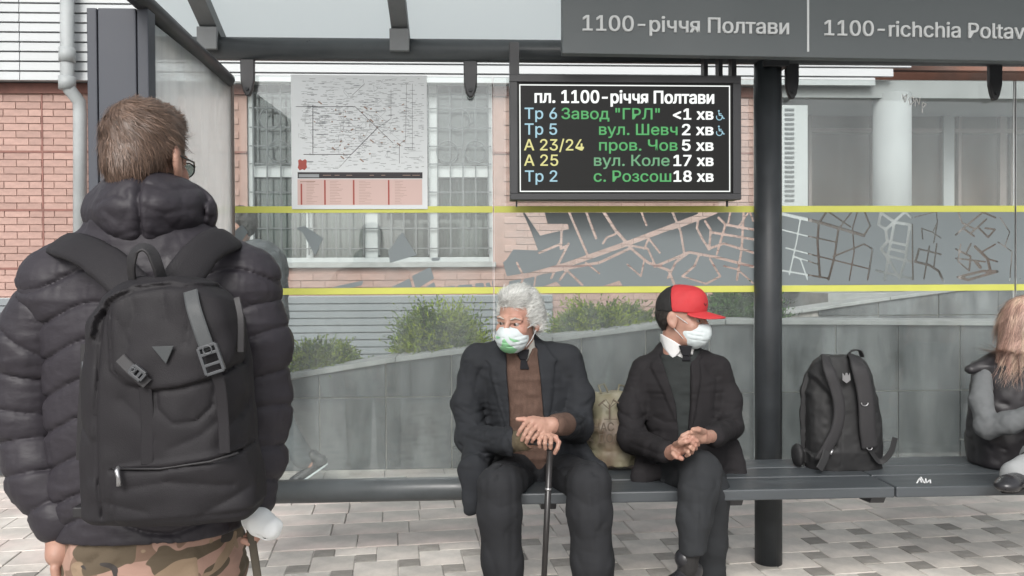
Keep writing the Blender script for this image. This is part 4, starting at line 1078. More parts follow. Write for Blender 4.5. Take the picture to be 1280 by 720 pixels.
def add_eyes(parent, c, R, s, look=(0, 0)):
    for q in (-1, 1):
        e = np.asarray(c) + np.asarray(R) @ (V(q * .031, -.0775, -.003) * s)
        o = MB().ball(e, .0125 * s, 8).build('eye', 'eye', parent, smooth=True)
        d = np.asarray(R) @ V(look[0], -1, look[1]); d /= np.linalg.norm(d)
        MB().ball(e + d * .0060 * s, .0078 * s, 6).build('iris', 'iris', o, smooth=True)
def normals(P, F):
    a = P[F[:, 2]] - P[F[:, 0]]; b = P[F[:, 3]] - P[F[:, 1]]; n = np.cross(a, b)
    return n / (np.linalg.norm(n, axis=1, keepdims=True) + 1e-12), P[F].mean(1)
def strands(arr, count, length, flow, width, seed=1, lift=0.25, curl=0.2, segs=4, keep=None, droop=0.0, clump=0.0):
    """thin ribbons growing from a shell; returns (P,F)"""
    P, F = arr; N_, C_ = normals(P, F); r = np.random.RandomState(seed)
    if keep is not None: m = keep(C_); N_, C_ = N_[m], C_[m]
    i = r.randint(0, len(C_), count); p = C_[i] + r.normal(0, .0015, (count, 3)); n = N_[i]
    t = flow(p, n, r); t = t - n * (t * n).sum(1, keepdims=True) * 1.0; t /= np.linalg.norm(t, axis=1, keepdims=True) + 1e-9
    L_ = length * r.uniform(.6, 1.25, (count, 1)); wv = np.cross(t, n); w_ = width * r.uniform(.6, 1.3, (count, 1))
    bend = r.normal(0, curl, (count, 1)); lf = lift * r.uniform(.3, 1.4, (count, 1)); pts = []
    for k in range(segs + 1):
        u = k / segs
        q = p + t * L_ * u + n * L_ * (lf * u - (lf + .12) * u * u * .8) + wv * L_ * bend * u * u + V(0, 0, -droop) * L_ * u * u
        ww = w_ * (1 - .85 * u); pts.append(q - wv * ww); pts.append(q + wv * ww)
    A = np.stack(pts, 1).reshape(-1, 3); k = 2 * (segs + 1); base = (np.arange(count) * k)[:, None]
    Q = np.concatenate([base + np.array([[2 * s_, 2 * s_ + 1, 2 * s_ + 3, 2 * s_ + 2]]) for s_ in range(segs)])
    return A, Q
def hairobj(name, m, parent, shells, label=None):
    P, F = shells[0]; return from_arrays(name, P, F, m, parent, label, extra=shells[1:])
def finger(f, pts, r0=.0088, r1=.0070):
    n = len(pts); f.chain(pts, list(np.linspace(r0, r1, n)), k=.0025)
def loc_head(px, py, Y): return J(px, py, Y)
def tri(pts, Y): return [J(x, y, Y) for x, y in pts]

def hood_rim(parent): pass
# ------------------------------------------------------------------ first seated man: white hair, green-white mask, cane
m1 = thing('person', 'white haired man in charcoal suit and green-white face mask leaning on a cane', 'person', J(670, 590, 3.42))
hc, hR, hs1 = J(648, 399, 3.30), rotm(-30, 8, 3), 1.03
head = xform(head_skin(old=True), hc, hR, hs1)
rings1 = [(653, 436, 3.385, .10, .065), (653, 447, 3.39, .165, .105), (656, 470, 3.40, .190, .140), (663, 515, 3.41, .185, .156), (668, 560, 3.41, .185, .165), (671, 598, 3.42, .20, .150)]
a1L = [J(596, 452, 3.385), J(584, 505, 3.37), J(590, 548, 3.32), J(640, 553, 3.03)]; a1R = [J(710, 452, 3.37), J(724, 495, 3.35), J(722, 533, 3.30), J(704, 531, 3.05)]
# hidden body core, one surface from neck to feet
f = Field(J(560, 350, 3.5) * V(1, 0, 1) + V(-.05, 2.75, -.0) * V(1, 1, 0), V(.75, 3.62, 1.25), .010)
f = Field((-.35, 2.70, 0.0), (.65, 3.62, 1.20), .010)
f.loft([(*J(655, 440, 3.38)[:2], J(0, 446, 3.38)[2], .09, .05), (*J(656, 470, 3.39)[:2], J(0, 470, 3.39)[2], .12, .085), (*J(665, 560, 3.41)[:2], J(0, 560, 3.41)[2], .12, .09), (*J(670, 600, 3.42)[:2], .50, .16, .11)], k=.02)
f.chain([J(650, 445, 3.37), J(650, 420, 3.34)], [.055, .05], k=.02)
armL1 = [J(600, 458, 3.38), J(590, 545, 3.34), J(650, 553, 2.97)]; armR1 = [J(709, 452, 3.36), J(722, 530, 3.32), J(692, 533, 2.96)]
for a, e in ((a1L, armL1[-1]), (a1R, armR1[-1])): f.chain(a + [e], [.040, .036, .034, .028, .025], k=.01)
legL1 = [J(646, 592, 3.40), J(623, 610, 2.99), J(632, 760, 3.02)]; legR1 = [J(696, 592, 3.40), J(739, 608, 2.99), J(741, 760, 3.02)]
for a in (legL1, legR1):
    f.chain(a, [.075, .055, .04], k=.02); f.chain([a[2], a[2] * V(1, 1, 0) + V(0, 0, .07)], [.04, .035], k=.01)
core = f.arrays()
f = Field(J(640, 575, 2.9) * V(1, 0, 1) + V(-.02, 2.78, -.02), J(712, 515, 2.9) * V(1, 0, 1) + V(.02, 3.03, .02), .0026)
H = lambda x, y, Y=2.87: J(x, y, Y)
# his left hand lies on top, its fingers drooping to the viewer's left
f.chain([H(700, 530, 2.95), H(690, 531, 2.92)], [.026, .026], k=.01)
for a, b in (((690, 528), (664, 526)), ((690, 531), (667, 530)), ((690, 534), (671, 534)), ((690, 537), (675, 538))): f.cap(H(*a, 2.92), H(*b, 2.885), .015, .0115, k=.012)
finger(f, [H(663, 526, 2.885), H(655, 531, 2.86), H(650, 538, 2.86), H(647.5, 543.5, 2.87)])
finger(f, [H(666, 530, 2.880), H(659, 537, 2.855), H(655, 544, 2.855), H(652.5, 550, 2.865)])
finger(f, [H(670, 534, 2.880), H(664, 541, 2.855), H(660, 548, 2.855), H(658, 553, 2.865)])
finger(f, [H(675, 538, 2.880), H(670, 544, 2.86), H(666.5, 549, 2.86), H(665, 552, 2.87)], .008, .006)
f.chain([H(684, 526, 2.92), H(666, 524, 2.90), H(656, 524.5, 2.885), H(647, 524, 2.885)], [.013, .012, .0095, .0075], k=.006)
# his right hand below grips the cane handle
f.chain([H(655, 553, 2.97), H(670, 548, 2.92)], [.027, .026], k=.01)
for a, b in (((670, 545), (674, 547)), ((670, 548), (681, 545)), ((672, 550), (688, 545)), ((674, 552), (694, 547))): f.cap(H(*a, 2.92), H(*b, 2.875), .018, .012, k=.012)
finger(f, [H(675, 549, 2.865), H(674, 554, 2.85), H(675, 558.5, 2.86)]); finger(f, [H(682, 547, 2.86), H(681, 554, 2.842), H(681.5, 560.5, 2.855)])
finger(f, [H(688.5, 547, 2.86), H(688.5, 554, 2.842), H(688, 561, 2.855)])
finger(f, [H(694.5, 548, 2.87), H(698.5, 553, 2.855), H(697, 560, 2.85), H(693.5, 566, 2.86)], .0092, .0075)
f.line([H(672, 541, 2.87), H(684, 538.5, 2.87), H(694, 541, 2.87)], .006, .004)
f.noise(.0012, .009, 4)
hands = f.arrays()
from_arrays('body', *head, 'skin', m1, extra=[core, hands])
add_eyes(m1, hc, hR, hs1, look=(-.25, 0))
# white hair: swept-back fluffy shell and loose strands
f = Field((-.13, -.13, -.10), (.13, .15, .17), .004)
f.ell((0, .022, .044), (.080, .099, .089), .02).ell((0, -.042, .100), (.055, .048, .030), .03)
for q in (-1, 1): f.ell((q * .070, .03, .0), (.018, .050, .06), .02)
f.cut(lambda X, Y, Z: (0.070 - (Y + .062) * .9) * .0 + np.minimum(-(Y + .042) * 1.0, .062 - Z + X * 0))
f.cut(lambda X, Y, Z: np.minimum(-(Y - .012), -.015 - Z + X * 0) * 1.0)
f.noise(.0038, .028, 3).noise(.002, .011, 9)
shell = f.arrays()
def flow_back(p, n, r): return V(.25, .8, .30) + r.normal(0, .30, p.shape) + p * V(3, 0, 0)
st = strands(shell, 9000, .036, flow_back, .0011, 3, lift=.40, curl=.22)
hairobj('hair', 'hair_white', m1, [xform(shell, hc, hR, hs1), xform(st, hc, hR, hs1)])
f = Field((-.06, -.12, .0), (.06, -.06, .04), .002)
for q in (-1, 1): f.chain([(q * .016, -.0975, .018), (q * .033, -.094, .024), (q * .050, -.082, .017)], [.0028, .0035, .002], k=.003)
f.noise(.0012, .006, 2); f.build('eyebrow', 'brow_grey', m1, xf=at(hc, hR, hs1))
# face mask
def mask_field(pleats=True, h=.0025):
    f = Field((-.085, -.15, -.14), (.085, .02, .0), h)
    f.ell((0, -.058, -.062), (.066, .066, .062), .01).ell((0, -.100, -.045), (.026, .030, .034), .03)
    f.cut(lambda X, Y, Z: np.maximum(np.maximum(Z + .014 - np.abs(X) * .0 + np.abs(X) * .22 - .004, -.121 - Z), Y + .030 - (Z + .06) * .1 + X * 0))
    if pleats:
        for z in (-.045, -.062, -.080): f.line([(-.066, -.06, z), (-.05, -.100, z - .002), (0, -.132, z - .004), (.05, -.100, z - .002), (.066, -.06, z)], .0035, .0028)
    f.noise(.0012, .014, 8); return f
f = mask_field(); f.build('face_mask', 'mask_white', m1, xf=at(hc, hR, hs1))
# green print on the mask: slightly raised copy of its surface inside leaf shapes
def print_patch(field, polys, m, parent, xf, name='mask_print', off=.0014):
    P, F = field.arrays(); N_, C_ = normals(P, F); inside = np.zeros(len(C_), bool)
    for p in polys: inside |= (polydist(C_[:, 0], C_[:, 2], np.array(p)) < 0)
    inside &= (N_[:, 1] < -.1); Fs = F[inside]; vn = np.zeros_like(P)
    for k in range(4): np.add.at(vn, F[:, k], N_)
    vn /= np.linalg.norm(vn, axis=1, keepdims=True) + 1e-9
    u, inv = np.unique(Fs, return_inverse=True); P2 = (P + vn * off)[u]; return from_arrays(name, xf(P2), inv.reshape(-1, 4), m, parent)
ff = mask_field(h=.0018)
print_patch(ff, [[(.006, -.050), (.018, -.070), (.040, -.098), (.020, -.116), (-.020, -.116), (-.034, -.100), (-.010, -.078), (-.002, -.055)],
                 [(-.046, -.052), (-.036, -.058), (-.016, -.052), (-.012, -.046), (-.026, -.045)], [(.020, -.040), (.026, -.048), (.046, -.058), (.054, -.064), (.040, -.066), (.024, -.054)]], 'mask_green', m1, at(hc, hR, hs1))
lp = MB()
for q in (-1, 1):
    for z0, z1 in ((-.026, .012), (-.095, -.036)):
        lp = MB(); pts = [V(q * .060, -.058, z0), V(q * .074, -.035, (z0 + z1) / 2 - .003), V(q * .081, .004, z1 * .7), V(q * .082, .028, z1 * .8 - .004)]
        lp.tube([hc + hR @ (p * hs1) for p in pts], .0013, 6).build('ear_loop', 'mask_white', m1, smooth=True)
# shirt collar, tie
def R2(px, py, Y): return (*J(px, py, Y)[:2], float(J(px, py, Y)[2]))
f = Field(J(615, 460, 3.2) * V(1, 0, 1) + V(0, 3.15, -.06), J(690, 420, 3.2) * V(1, 0, 1) + V(0, 3.50, .05), .0035)
f.chain([J(652, 452, 3.36), J(650, 428, 3.335)], [.078, .060], k=.01)
f.cut(lambda X, Y, Z: Z - float(J(650, 424, 3.3)[2]) - (Y - 3.33) * .35 + X * 0)
f.cap(J(650, 460, 3.22), J(647, 430, 3.25), .012, .020, k=.006, sign=-1); f.noise(.001, .02, 2)
f.build('shirt', 'shirt_cream', m1)
def tie(parent, knot, blade, Yt):
    o = MB().prism([J(x, y, Yt) for x, y in knot][::-1], (0, .016, 0)).build('tie', 'tie_dark', parent, bevel=.004)
    MB().prism([J(x, y, Yt + .004) for x, y in blade][::-1], (0, .010, 0)).build('tie_blade', 'tie_dark', o, bevel=.003)
tie(m1, [(645, 437), (662, 437), (659, 450), (650, 450)], [(651, 450), (658, 450), (662, 462), (650, 462)], 3.262)
# brown jumper with cuff
f = Field((J(600, 0, 3.3)[0], 3.12, .50), (J(725, 0, 3.3)[0], 3.55, 1.06), .005)
tr1 = [(655, 442, 3.38, .12, .075), (656, 470, 3.385, .145, .108), (663, 520, 3.395, .15, .120), (668, 565, 3.40, .15, .130), (670, 585, 3.40, .14, .125)]
f.loft([(*J(a, b, Y)[:2], float(J(a, b, Y)[2]), rx, ry) for a, b, Y, rx, ry in tr1], k=.02).cap(J(653, 455, 3.37), J(652, 440, 3.36), .10, .085, k=.02)
f.carve(tri([(641, 425), (668, 425), (665, 440), (657, 460), (645, 441)], 3.25), 3.0, 3.34, .004)
f.cut(lambda X, Y, Z: Z - float(J(650, 434, 3.36)[2]) + X * 0 + Y * 0)
f.seam(tri([(640, 438), (656, 464), (669, 436)], 3.25), .004, -.004, (3.0, 3.36))
f.noise(.004, (.05, .05, .02), 2); f.line(tri([(636, 571), (664, 577), (692, 571)], 3.25), .012, -.005)
f.build('jumper', 'jumper_brown', m1)
f = Field(J(665, 560, 3.0) * V(1, 0, 1) + V(0, 2.85, 0), J(722, 505, 3.0) * V(1, 0, 1) + V(0, 3.15, 0), .003)
f.chain([J(695, 531, 2.945), J(706, 530, 3.02)], [.040, .043], k=.0)
for k in range(-4, 5): f.line([J(693, 531 + k * 3.1, 2.90), J(708, 530 + k * 3.1, 2.97)], .003, .003)
f.build('jumper_cuff', 'jumper_brown', m1)
f = Field(J(628, 578, 3.05) * V(1, 0, 1) + V(0, 2.9, 0), J(668, 530, 3.05) * V(1, 0, 1) + V(0, 3.2, 0), .004)
f.chain([J(640, 552, 3.05), J(655, 552, 2.96)], [.040, .035], k=0); f.noise(.003, .02, 2); f.build('jumper_cuff', 'jumper_olive', m1)
# suit jacket
def jacket(rings, arms, rad, opening, lapels, tails, shoulders, m, parent, box, seed, extra=None, h=.005, k=.03):
    f = Field(*box, h)
    f.loft([(*J(a, b, Y)[:2], float(J(a, b, Y)[2]), rx, ry) for a, b, Y, rx, ry in rings], k=.02)
    for a, b, ra, rb in shoulders: f.cap(a, b, ra, rb, k=.045)
    for a, r in zip(arms, rad): f.chain(a, r, k=k)
    for a, b, ra, rb, fl in tails: f.cap(a, b, ra, rb, k=.03, flat=fl)
    if extra: extra(f)
    f.noise(.004, (.07, .07, .06), seed).noise(.0020, (.06, .06, .022), seed + 1, ridged=True).noise(.0022, (.022, .03, .07), seed + 2)
    yf_ = 3.0
    for p in lapels:
        f.poly(tri(p, 3.24), .007, (2.95, 3.34), .0015)
        f.line(tri(p[:6], 3.21), .016, .0015)
    f.carve(tri(opening, 3.24), 2.6, 3.37, .004)
    return f
def ex1(f):
    for p in ([(584, 520, 3.27), (606, 535, 3.24)], [(590, 532, 3.26), (625, 541, 3.10)], [(598, 470, 3.32), (612, 500, 3.28), (614, 540, 3.28)], [(575, 556, 3.27), (612, 566, 3.18)],
              [(728, 505, 3.27), (705, 520, 3.24)], [(735, 520, 3.26), (712, 515, 3.2)], [(708, 470, 3.28), (704, 500, 3.26), (702, 520, 3.26)], [(690, 565, 3.22), (735, 590, 3.2)], [(612, 430, 3.33), (604, 452, 3.30), (601, 480, 3.29)]):
        f.line([J(*q) for q in p], .009, .009)
    for p, w_, d_ in (([(570, 512), (588, 522), (606, 518)], .008, .007), ([(574, 530), (594, 534), (612, 526)], .007, .007), ([(582, 546), (604, 546), (622, 534)], .008, .006), ([(590, 484), (600, 504), (606, 522)], .007, .006), ([(602, 560), (622, 556), (632, 548)], .007, .005),
                      ([(738, 508), (722, 516), (706, 512)], .008, .007), ([(736, 524), (720, 524), (708, 518)], .007, .006), ([(716, 474), (712, 496), (708, 512)], .007, .006), ([(726, 540), (712, 536), (700, 526)], .007, .005), ([(620, 470), (626, 500), (634, 530)], .006, .004),
                      ([(692, 470), (690, 505)], .007, .004), ([(580, 470), (584, 490)], .008, .004), ([(612, 448), (598, 470), (594, 490)], .006, .005)):
        f.seam(tri(p, 3.25), w_, d_, (2.95, 3.40))
    f.line([J(*q) for q in [(570, 505, 3.3), (590, 512, 3.3)]], .008, .008); f.line([J(*q) for q in [(742, 500, 3.3), (722, 512, 3.26)]], .008, .008)
f = jacket(rings1, [a1L, a1R], [[.066, .062, .064, .052], [.062, .060, .060, .052]],
           [(634, 440), (642, 425), (664, 425), (672, 436), (676, 470), (680, 520), (688, 560), (692, 600), (637, 600), (638, 540), (637, 510), (634, 470)],
           [[(622, 432), (612, 447), (607, 452), (613, 458), (613, 470), (624, 510), (636, 545), (642, 545), (640, 500), (636, 440)],
            [(668, 434), (682, 430), (694, 448), (699, 451), (695, 458), (692, 500), (682, 540), (676, 540), (676, 480)]],
           [(J(600, 560, 3.30), J(592, 590, 3.10), .065, .055, ((0, 1, 0), .6)), (J(592, 590, 3.10), J(589, 634, 3.055), .052, .036, ((0, 1, 0), .5)), (J(716, 556, 3.36), J(746, 588, 3.24), .05, .034, ((0, 1, .3), .6)), (J(744, 584, 3.24), J(765, 602, 3.17), .030, .012, ((0, 1, .3), .6)), (J(700, 545, 3.35), J(735, 592, 3.3), .03, .02, ((0, 1, 0), .8))],
           [(J(640, 440, 3.39), J(598, 449, 3.385), .057, .064), (J(664, 440, 3.39), J(706, 447, 3.37), .057, .062), (J(652, 450, 3.40), J(650, 430, 3.375), .088, .074), (J(607, 485, 3.43), J(608, 548, 3.43), .05, .05)], 'suit_charcoal', m1, ((-.33, 2.90, .36), (.55, 3.60, 1.12)), 11, ex1)
f.build('jacket', 'suit_charcoal', m1)
f = Field((-.33, 2.8, 0), (.62, 3.62, .72), .006)
f.ell(J(671, 590, 3.42), (.185, .15, .105), .03)
def leg(f, a, r, k=.03): f.chain(a, r, k=k)
leg(f, [J(650, 590, 3.38), J(624, 606, 3.0), J(624, 640, 2.99), J(629, 700, 3.0), J(634, 806, 3.04)], [.095, .076, .079, .075, .074])
leg(f, [J(694, 590, 3.38), J(736, 605, 3.0), J(737, 640, 2.99), J(740, 700, 3.0), J(744, 806, 3.04)], [.095, .077, .081, .078, .077])
for p in ([(612, 585, 2.93), (650, 583, 3.1), (668, 590, 3.25)], [(615, 597, 2.92), (645, 595, 3.05)], [(750, 578, 2.95), (715, 582, 3.05), (690, 590, 3.2)], [(752, 592, 2.92), (708, 592, 3.05)], [(720, 600, 2.9), (700, 605, 3.0)],
          [(690, 600, 3.1), (678, 612, 3.2)]): f.line([J(*q) for q in p], .009, .013)
f.line([J(624, 620, 2.91), J(628, 680, 2.92), J(630, 760, 2.94)], .005, -.008); f.line([J(738, 620, 2.91), J(741, 680, 2.92), J(743, 760, 2.94)], .005, -.008)
yt_ = (2.80, 3.12); T2 = lambda l: tri(l, 2.93)
for p, w_, d_ in (([(600, 618), (622, 632), (650, 628)], .010, .006), ([(598, 640), (615, 652)], .009, .005), ([(648, 648), (632, 664), (622, 690)], .011, .007), ([(606, 680), (618, 706), (622, 735)], .011, .007), ([(652, 690), (642, 712)], .009, .006),
                  ([(604, 600), (618, 590), (640, 586)], .009, .007), ([(712, 620), (738, 632), (764, 624)], .010, .006), ([(762, 646), (746, 662), (740, 690)], .011, .007), ([(712, 655), (724, 676)], .010, .006), ([(722, 695), (732, 722), (734, 745)], .011, .007),
                  ([(766, 690), (756, 712)], .009, .006), ([(752, 590), (732, 584), (712, 590)], .009, .007), ([(610, 655), (640, 668)], .008, .004), ([(715, 700), (745, 708)], .008, .004)): f.seam(T2(p), w_ * .8, d_ * .55, yt_)
f.noise(.0045, (.06, .06, .16), 21).noise(.0028, (.03, .05, .14), 22, ridged=True).noise(.0012, (.06, .06, .025), 23, ridged=True)
f.build('trousers', 'suit_trousers', m1)
def shoe(parent, heel, dirv, m='leather', L_=.27, sole='black_cloth'):
    d = np.asarray(dirv, float); d = d / np.linalg.norm(d); up = V(0, 0, 1) - d * d[2]; up /= np.linalg.norm(up); sd_ = np.cross(d, up); Rm = np.stack([sd_, d, up], 1)
    f = Field((-.06, -.06, -.01), (.06, L_ + .04, .13), .005)
    f.cap((0, .0, .035), (0, L_ * .8, .028), .034, .036, k=.02).ell((0, L_ * .85, .026), (.042, .05, .026), .02).cap((0, .01, .05), (0, .03, .10), .036, .038, k=.02)
    f.cut(lambda X, Y, Z: .006 - Z + X * 0 + Y * 0); f.line([(-.03, L_ * .55, .05), (0, L_ * .5, .062), (.03, L_ * .55, .05)], .004, .003)
    o = f.build('shoe', m, parent, xf=at(heel, Rm))
    q = [(.036 * math.sin(t) * (1 if math.cos(t) < 0 else 1.12), L_ * .43 - (L_ * .5) * math.cos(t)) for t in np.linspace(0, math.tau, 25)[:-1]]
    P3 = [np.asarray(heel) + Rm @ V(x, y, -.002) for x, y in q]
    MB().prism(P3, Rm @ V(0, 0, .010)).build('sole', sole, o)
    return o
shoe(m1, V(J(634, 800, 3.06)[0], 3.06, .002), (-.15, -1, 0)); shoe(m1, V(J(744, 800, 3.06)[0], 3.06, .002), (.18, -1, 0))
# cane
cn = thing('walking_cane', 'black walking cane held upright between the knees of the white haired man', 'cane', J(676, 800, 2.85) * V(1, 1, 0))
ct_ = J(687.5, 563, 2.86); cb = V(J(676, 800, 2.86)[0], 2.86, .0)
MB().tube([cb + V(0, 0, .02), ct_ * .5 + cb * .5, ct_], [.0095, .0105, .0115], 14).build('shaft', 'cane_wood', cn, smooth=True)
MB().tube([cb, cb + V(0, 0, .03)], .0135, 12).build('rubber_tip', 'black_cloth', cn, smooth=True)
MB().tube([ct_ + V(0, .0, .0), ct_ + V(.0, 0, .016), ct_ + V(-.02, .01, .024), ct_ + V(-.06, .03, .026), ct_ + V(-.075, .035, .020)], [.0115, .0125, .0130, .0120, .009], 12).build('handle', 'cane_wood', cn, smooth=True)
MB().tube([cb + (ct_ - cb) * .80, cb + (ct_ - cb) * .81], .0125, 12).build('ring', 'steel', cn, smooth=True)
# ------------------------------------------------------------------ second seated man: black suit, red and black cap
m2 = thing('person', 'man in black suit, red and black cap and pale surgical mask sitting with crossed legs', 'person', J(855, 595, 3.42))
hc, hR, hs2 = J(852, 397, 3.36), rotm(56, 6, 2), 1.0
head = xform(head_skin(), hc, hR, hs2)
def jr(lst): return [(*J(a, b, Y)[:2], float(J(a, b, Y)[2]), rx, ry) for a, b, Y, rx, ry in lst]
r2_ = [(850, 440, 3.405, .10, .065), (850, 451, 3.41, .155, .100), (851, 475, 3.42, .180, .135), (854, 520, 3.425, .175, .148), (857, 565, 3.43, .175, .155), (858, 600, 3.43, .185, .145)]
b2L = [J(804, 466, 3.41), J(789, 508, 3.39), J(790, 548, 3.33), J(832, 565, 3.06)]; b2R = [J(898, 462, 3.39), J(911, 500, 3.37), J(913, 533, 3.32), J(892, 545, 3.10)]
f = Field((.35, 2.65, 0.0), (1.35, 3.66, 1.20), .010)
f.loft(jr([(850, 448, 3.39, .09, .05), (850, 475, 3.40, .12, .08), (853, 560, 3.42, .12, .09), (855, 598, 3.42, .14, .11)]), k=.02)
f.chain([J(848, 448, 3.39), J(848, 425, 3.38)], [.044, .044], k=.01)
aL2 = [J(806, 465, 3.40), J(792, 545, 3.34), J(842, 564, 3.03)]; aR2 = [J(897, 462, 3.38), J(912, 535, 3.34), J(884, 546, 3.04)]
for a, e in ((b2L, aL2[-1]), (b2R, aR2[-1])): f.chain(a + [e], [.036, .034, .032, .027, .024], k=.01)
f.chain([J(834, 592, 3.38), J(874, 592, 3.04), J(871, 630, 2.98), J(864, 690, 2.94)], [.06, .045, .045, .034], k=.02)
f.chain([J(880, 594, 3.42), J(889, 618, 3.15), J(886, 680, 3.17), J(888, 806, 3.22)], [.06, .045, .042, .034], k=.02)
core = f.arrays()
f = Field(J(833, 582, 2.95) * V(1, 0, 1) + V(-.01, 2.84, 0), J(892, 528, 2.95) * V(1, 0, 1) + V(.01, 3.12, 0), .0026)
H = lambda x, y, Y=2.93: J(x, y, Y)
f.chain([H(838, 566, 3.03), H(846, 562, 2.97)], [.027, .025], k=.01)          # his right palm, lower left
for a, b in (((846, 557), (857, 547)), ((846, 560), (859, 552)), ((846, 563), (860, 557)), ((847, 566), (859, 562))): f.cap(H(*a, 2.97), H(*b, 2.92), .014, .011, k=.010)
f.chain([H(884, 546, 3.03), H(876, 546, 2.98)], [.026, .025], k=.01)          # his left palm, upper right
for a, b in (((878, 542), (868, 541)), ((877, 545), (866, 545)), ((876, 548), (866, 549))): f.cap(H(*a, 2.98), H(*b, 2.93), .014, .011, k=.010)
for (a, b, c, d) in (((857, 547), (865, 547), (871, 551), (873, 556)), ((858, 552), (865, 553), (869, 557), (870, 561)), ((858, 557), (863, 559), (866, 562), (865, 566)), ((856, 562), (860, 565), (861, 568), (858, 570))):
    finger(f, [H(*a, 2.915), H(*b, 2.89), H(*c, 2.895), H(*d, 2.915)], .0086, .0068)
for (a, b, c, d) in (((868, 540), (860, 541), (853, 545), (850, 549)), ((866, 545), (858, 546), (852, 550), (849, 554)),):
    finger(f, [H(*a, 2.92), H(*b, 2.90), H(*c, 2.90), H(*d, 2.91)], .0086, .0068)
f.chain([H(845, 556, 2.96), H(851, 553, 2.90), H(857, 552, 2.883), H(862, 551, 2.885)], [.013, .011, .009, .0075], k=.004)
f.chain([H(880, 540, 2.97), H(873, 537, 2.92), H(866, 537, 2.905)], [.013, .011, .008], k=.004)
for (a, b) in (((846, 570), (852, 573)), ((842, 567), (845, 571))): f.cap(H(*a, 2.94), H(*b, 2.93), .011, .009, k=.006)
f.noise(.0012, .009, 6)
hands = f.arrays()
from_arrays('body', *head, 'skin', m2, extra=[core, hands])
add_eyes(m2, hc, hR, hs2)
# hair below the cap
f = Field((-.11, -.10, -.09), (.11, .14, .06), .003)
f.ell((0, .014, .012), (.081, .100, .092), .01)
f.cut(lambda X, Y, Z: np.maximum(np.maximum(Z - .038, -.062 - Z) + Y * 0 + X * 0, -(Y - .035 + (Z + .02) * .3) + X * 0)); f.noise(.002, .008, 4)
sh2 = f.arrays(); st = strands(sh2, 1500, .022, lambda p, n, r: V(0, .1, -1) + r.normal(0, .25, p.shape), .0009, 4, lift=.15, curl=.2)
hairobj('hair', 'hair_dark', m2, [xform(sh2, hc, hR, hs2), xform(st, hc, hR, hs2)])
# cap: two-coloured crown and a curved brim
def cap_field(extra=0.0):
    f = Field((-.11, -.14, .0), (.11, .14, .16), .0028)
    f.ell((0, .010, .038), (.086 + extra, .106 + extra, .100 + extra), .01); f.ell((0, -.045, .075), (.060 + extra, .052, .055 + extra), .03)
    f.cut(lambda X, Y, Z: .024 - Z - Y * .05 + X * 0)
    for t in (-60, 0, 60): 
        a = RAD(t + 90); f.line([(0, .01, .142)] + [(.088 * math.cos(a) * math.sin(u), .01 - .108 * math.sin(a) * math.sin(u), .038 + .102 * math.cos(u)) for u in (.5, .9, 1.3)], .0025, .002)
    return f
f = cap_field(); f.cut(lambda X, Y, Z: -(Y - .034) + (Z - .09) * .3 + X * 0); f.noise(.002, .02, 5); cp = f.build('cap_back', 'black_cloth', m2, xf=at(hc, hR, hs2))
f = cap_field(.0006); f.cut(lambda X, Y, Z: (Y - .033) - (Z - .09) * .3 + X * 0); f.noise(.0012, .02, 5); f.build('cap_front', 'red_cloth', m2, xf=at(hc, hR, hs2))
f = Field((-.10, -.22, -.01), (.10, -.03, .06), .0025)
f.ell((0, -.075, .018), (.076, .108, .055), .0)
f.cut(lambda X, Y, Z: np.abs(Z - (.037 - X * X * 4.6 + (Y + .09) * .16)) - .0034); f.cut(lambda X, Y, Z: (Y + .045) + X * 0 + Z * 0); f.build('cap_brim', 'red_cloth', m2, xf=at(hc, hR, hs2))
mb = MB(); mk = [(-.016, .060), (-.006, .050), (.004, .056), (.020, .070)]
mm = [hc + hR @ (V(x - .012, -.096 - .006 - (.0 if z < .06 else -.004), z + .012) * hs2) for x, z in mk]
for a, b in zip(mm[:-1], mm[1:]): mb.tube([a, b], .0016, 5)
mb.build('cap_mark', 'black_cloth', cp)
f = mask_field(); f.build('face_mask', 'mask_white', m2, xf=at(hc, hR, hs2))
lp = MB()
for q in (-1, 1):
    for pts in ([V(q * .058, -.064, -.026), V(q * .070, -.03, -.006), V(q * .079, .008, .016), V(q * .083, .026, .008)], [V(q * .056, -.05, -.096), V(q * .070, -.02, -.062), V(q * .082, .010, -.036), V(q * .083, .028, -.020)]):
        MB().tube([hc + hR @ (p * hs2) for p in pts], .0013, 6).build('ear_loop', 'mask_white', m2, smooth=True)
# shirt collar with two points, tie, dark jumper
f = Field(J(820, 470, 3.3) * V(1, 0, 1) + V(0, 3.2, 0), J(880, 408, 3.3) * V(1, 0, 1) + V(0, 3.52, 0), .0032)
f.chain([J(849, 458, 3.395), J(847, 416, 3.385)], [.078, .0625], k=.01)
f.cut(lambda X, Y, Z: Z - float(J(850, 418, 3.3)[2]) - (Y - 3.39) * .20 + (X - float(J(850, 418, 3.38)[0])) * .38)
f.poly(tri([(828, 412), (833, 420), (856, 434), (842, 450), (834, 438)], 3.31), .010, (3.2, 3.42), .002); f.poly(tri([(858, 434), (868, 424), (871, 446), (864, 443)], 3.31), .010, (3.2, 3.42), .002)
f.build('shirt', 'shirt_white', m2)
tie(m2, [(849, 432), (866, 432), (863, 445), (854, 445)], [(854, 445), (862, 445), (864, 451), (853, 451)], 3.292)
f = Field((J(795, 0, 3.3)[0], 3.14, .50), (J(912, 0, 3.3)[0], 3.56, 1.06), .005)
f.loft(jr([(851, 446, 3.40, .10, .07), (851, 475, 3.405, .14, .108), (853, 520, 3.41, .145, .118), (855, 590, 3.42, .145, .125)]), k=.02).cap(J(852, 460, 3.40), J(851, 445, 3.395), .10, .088, k=.02)
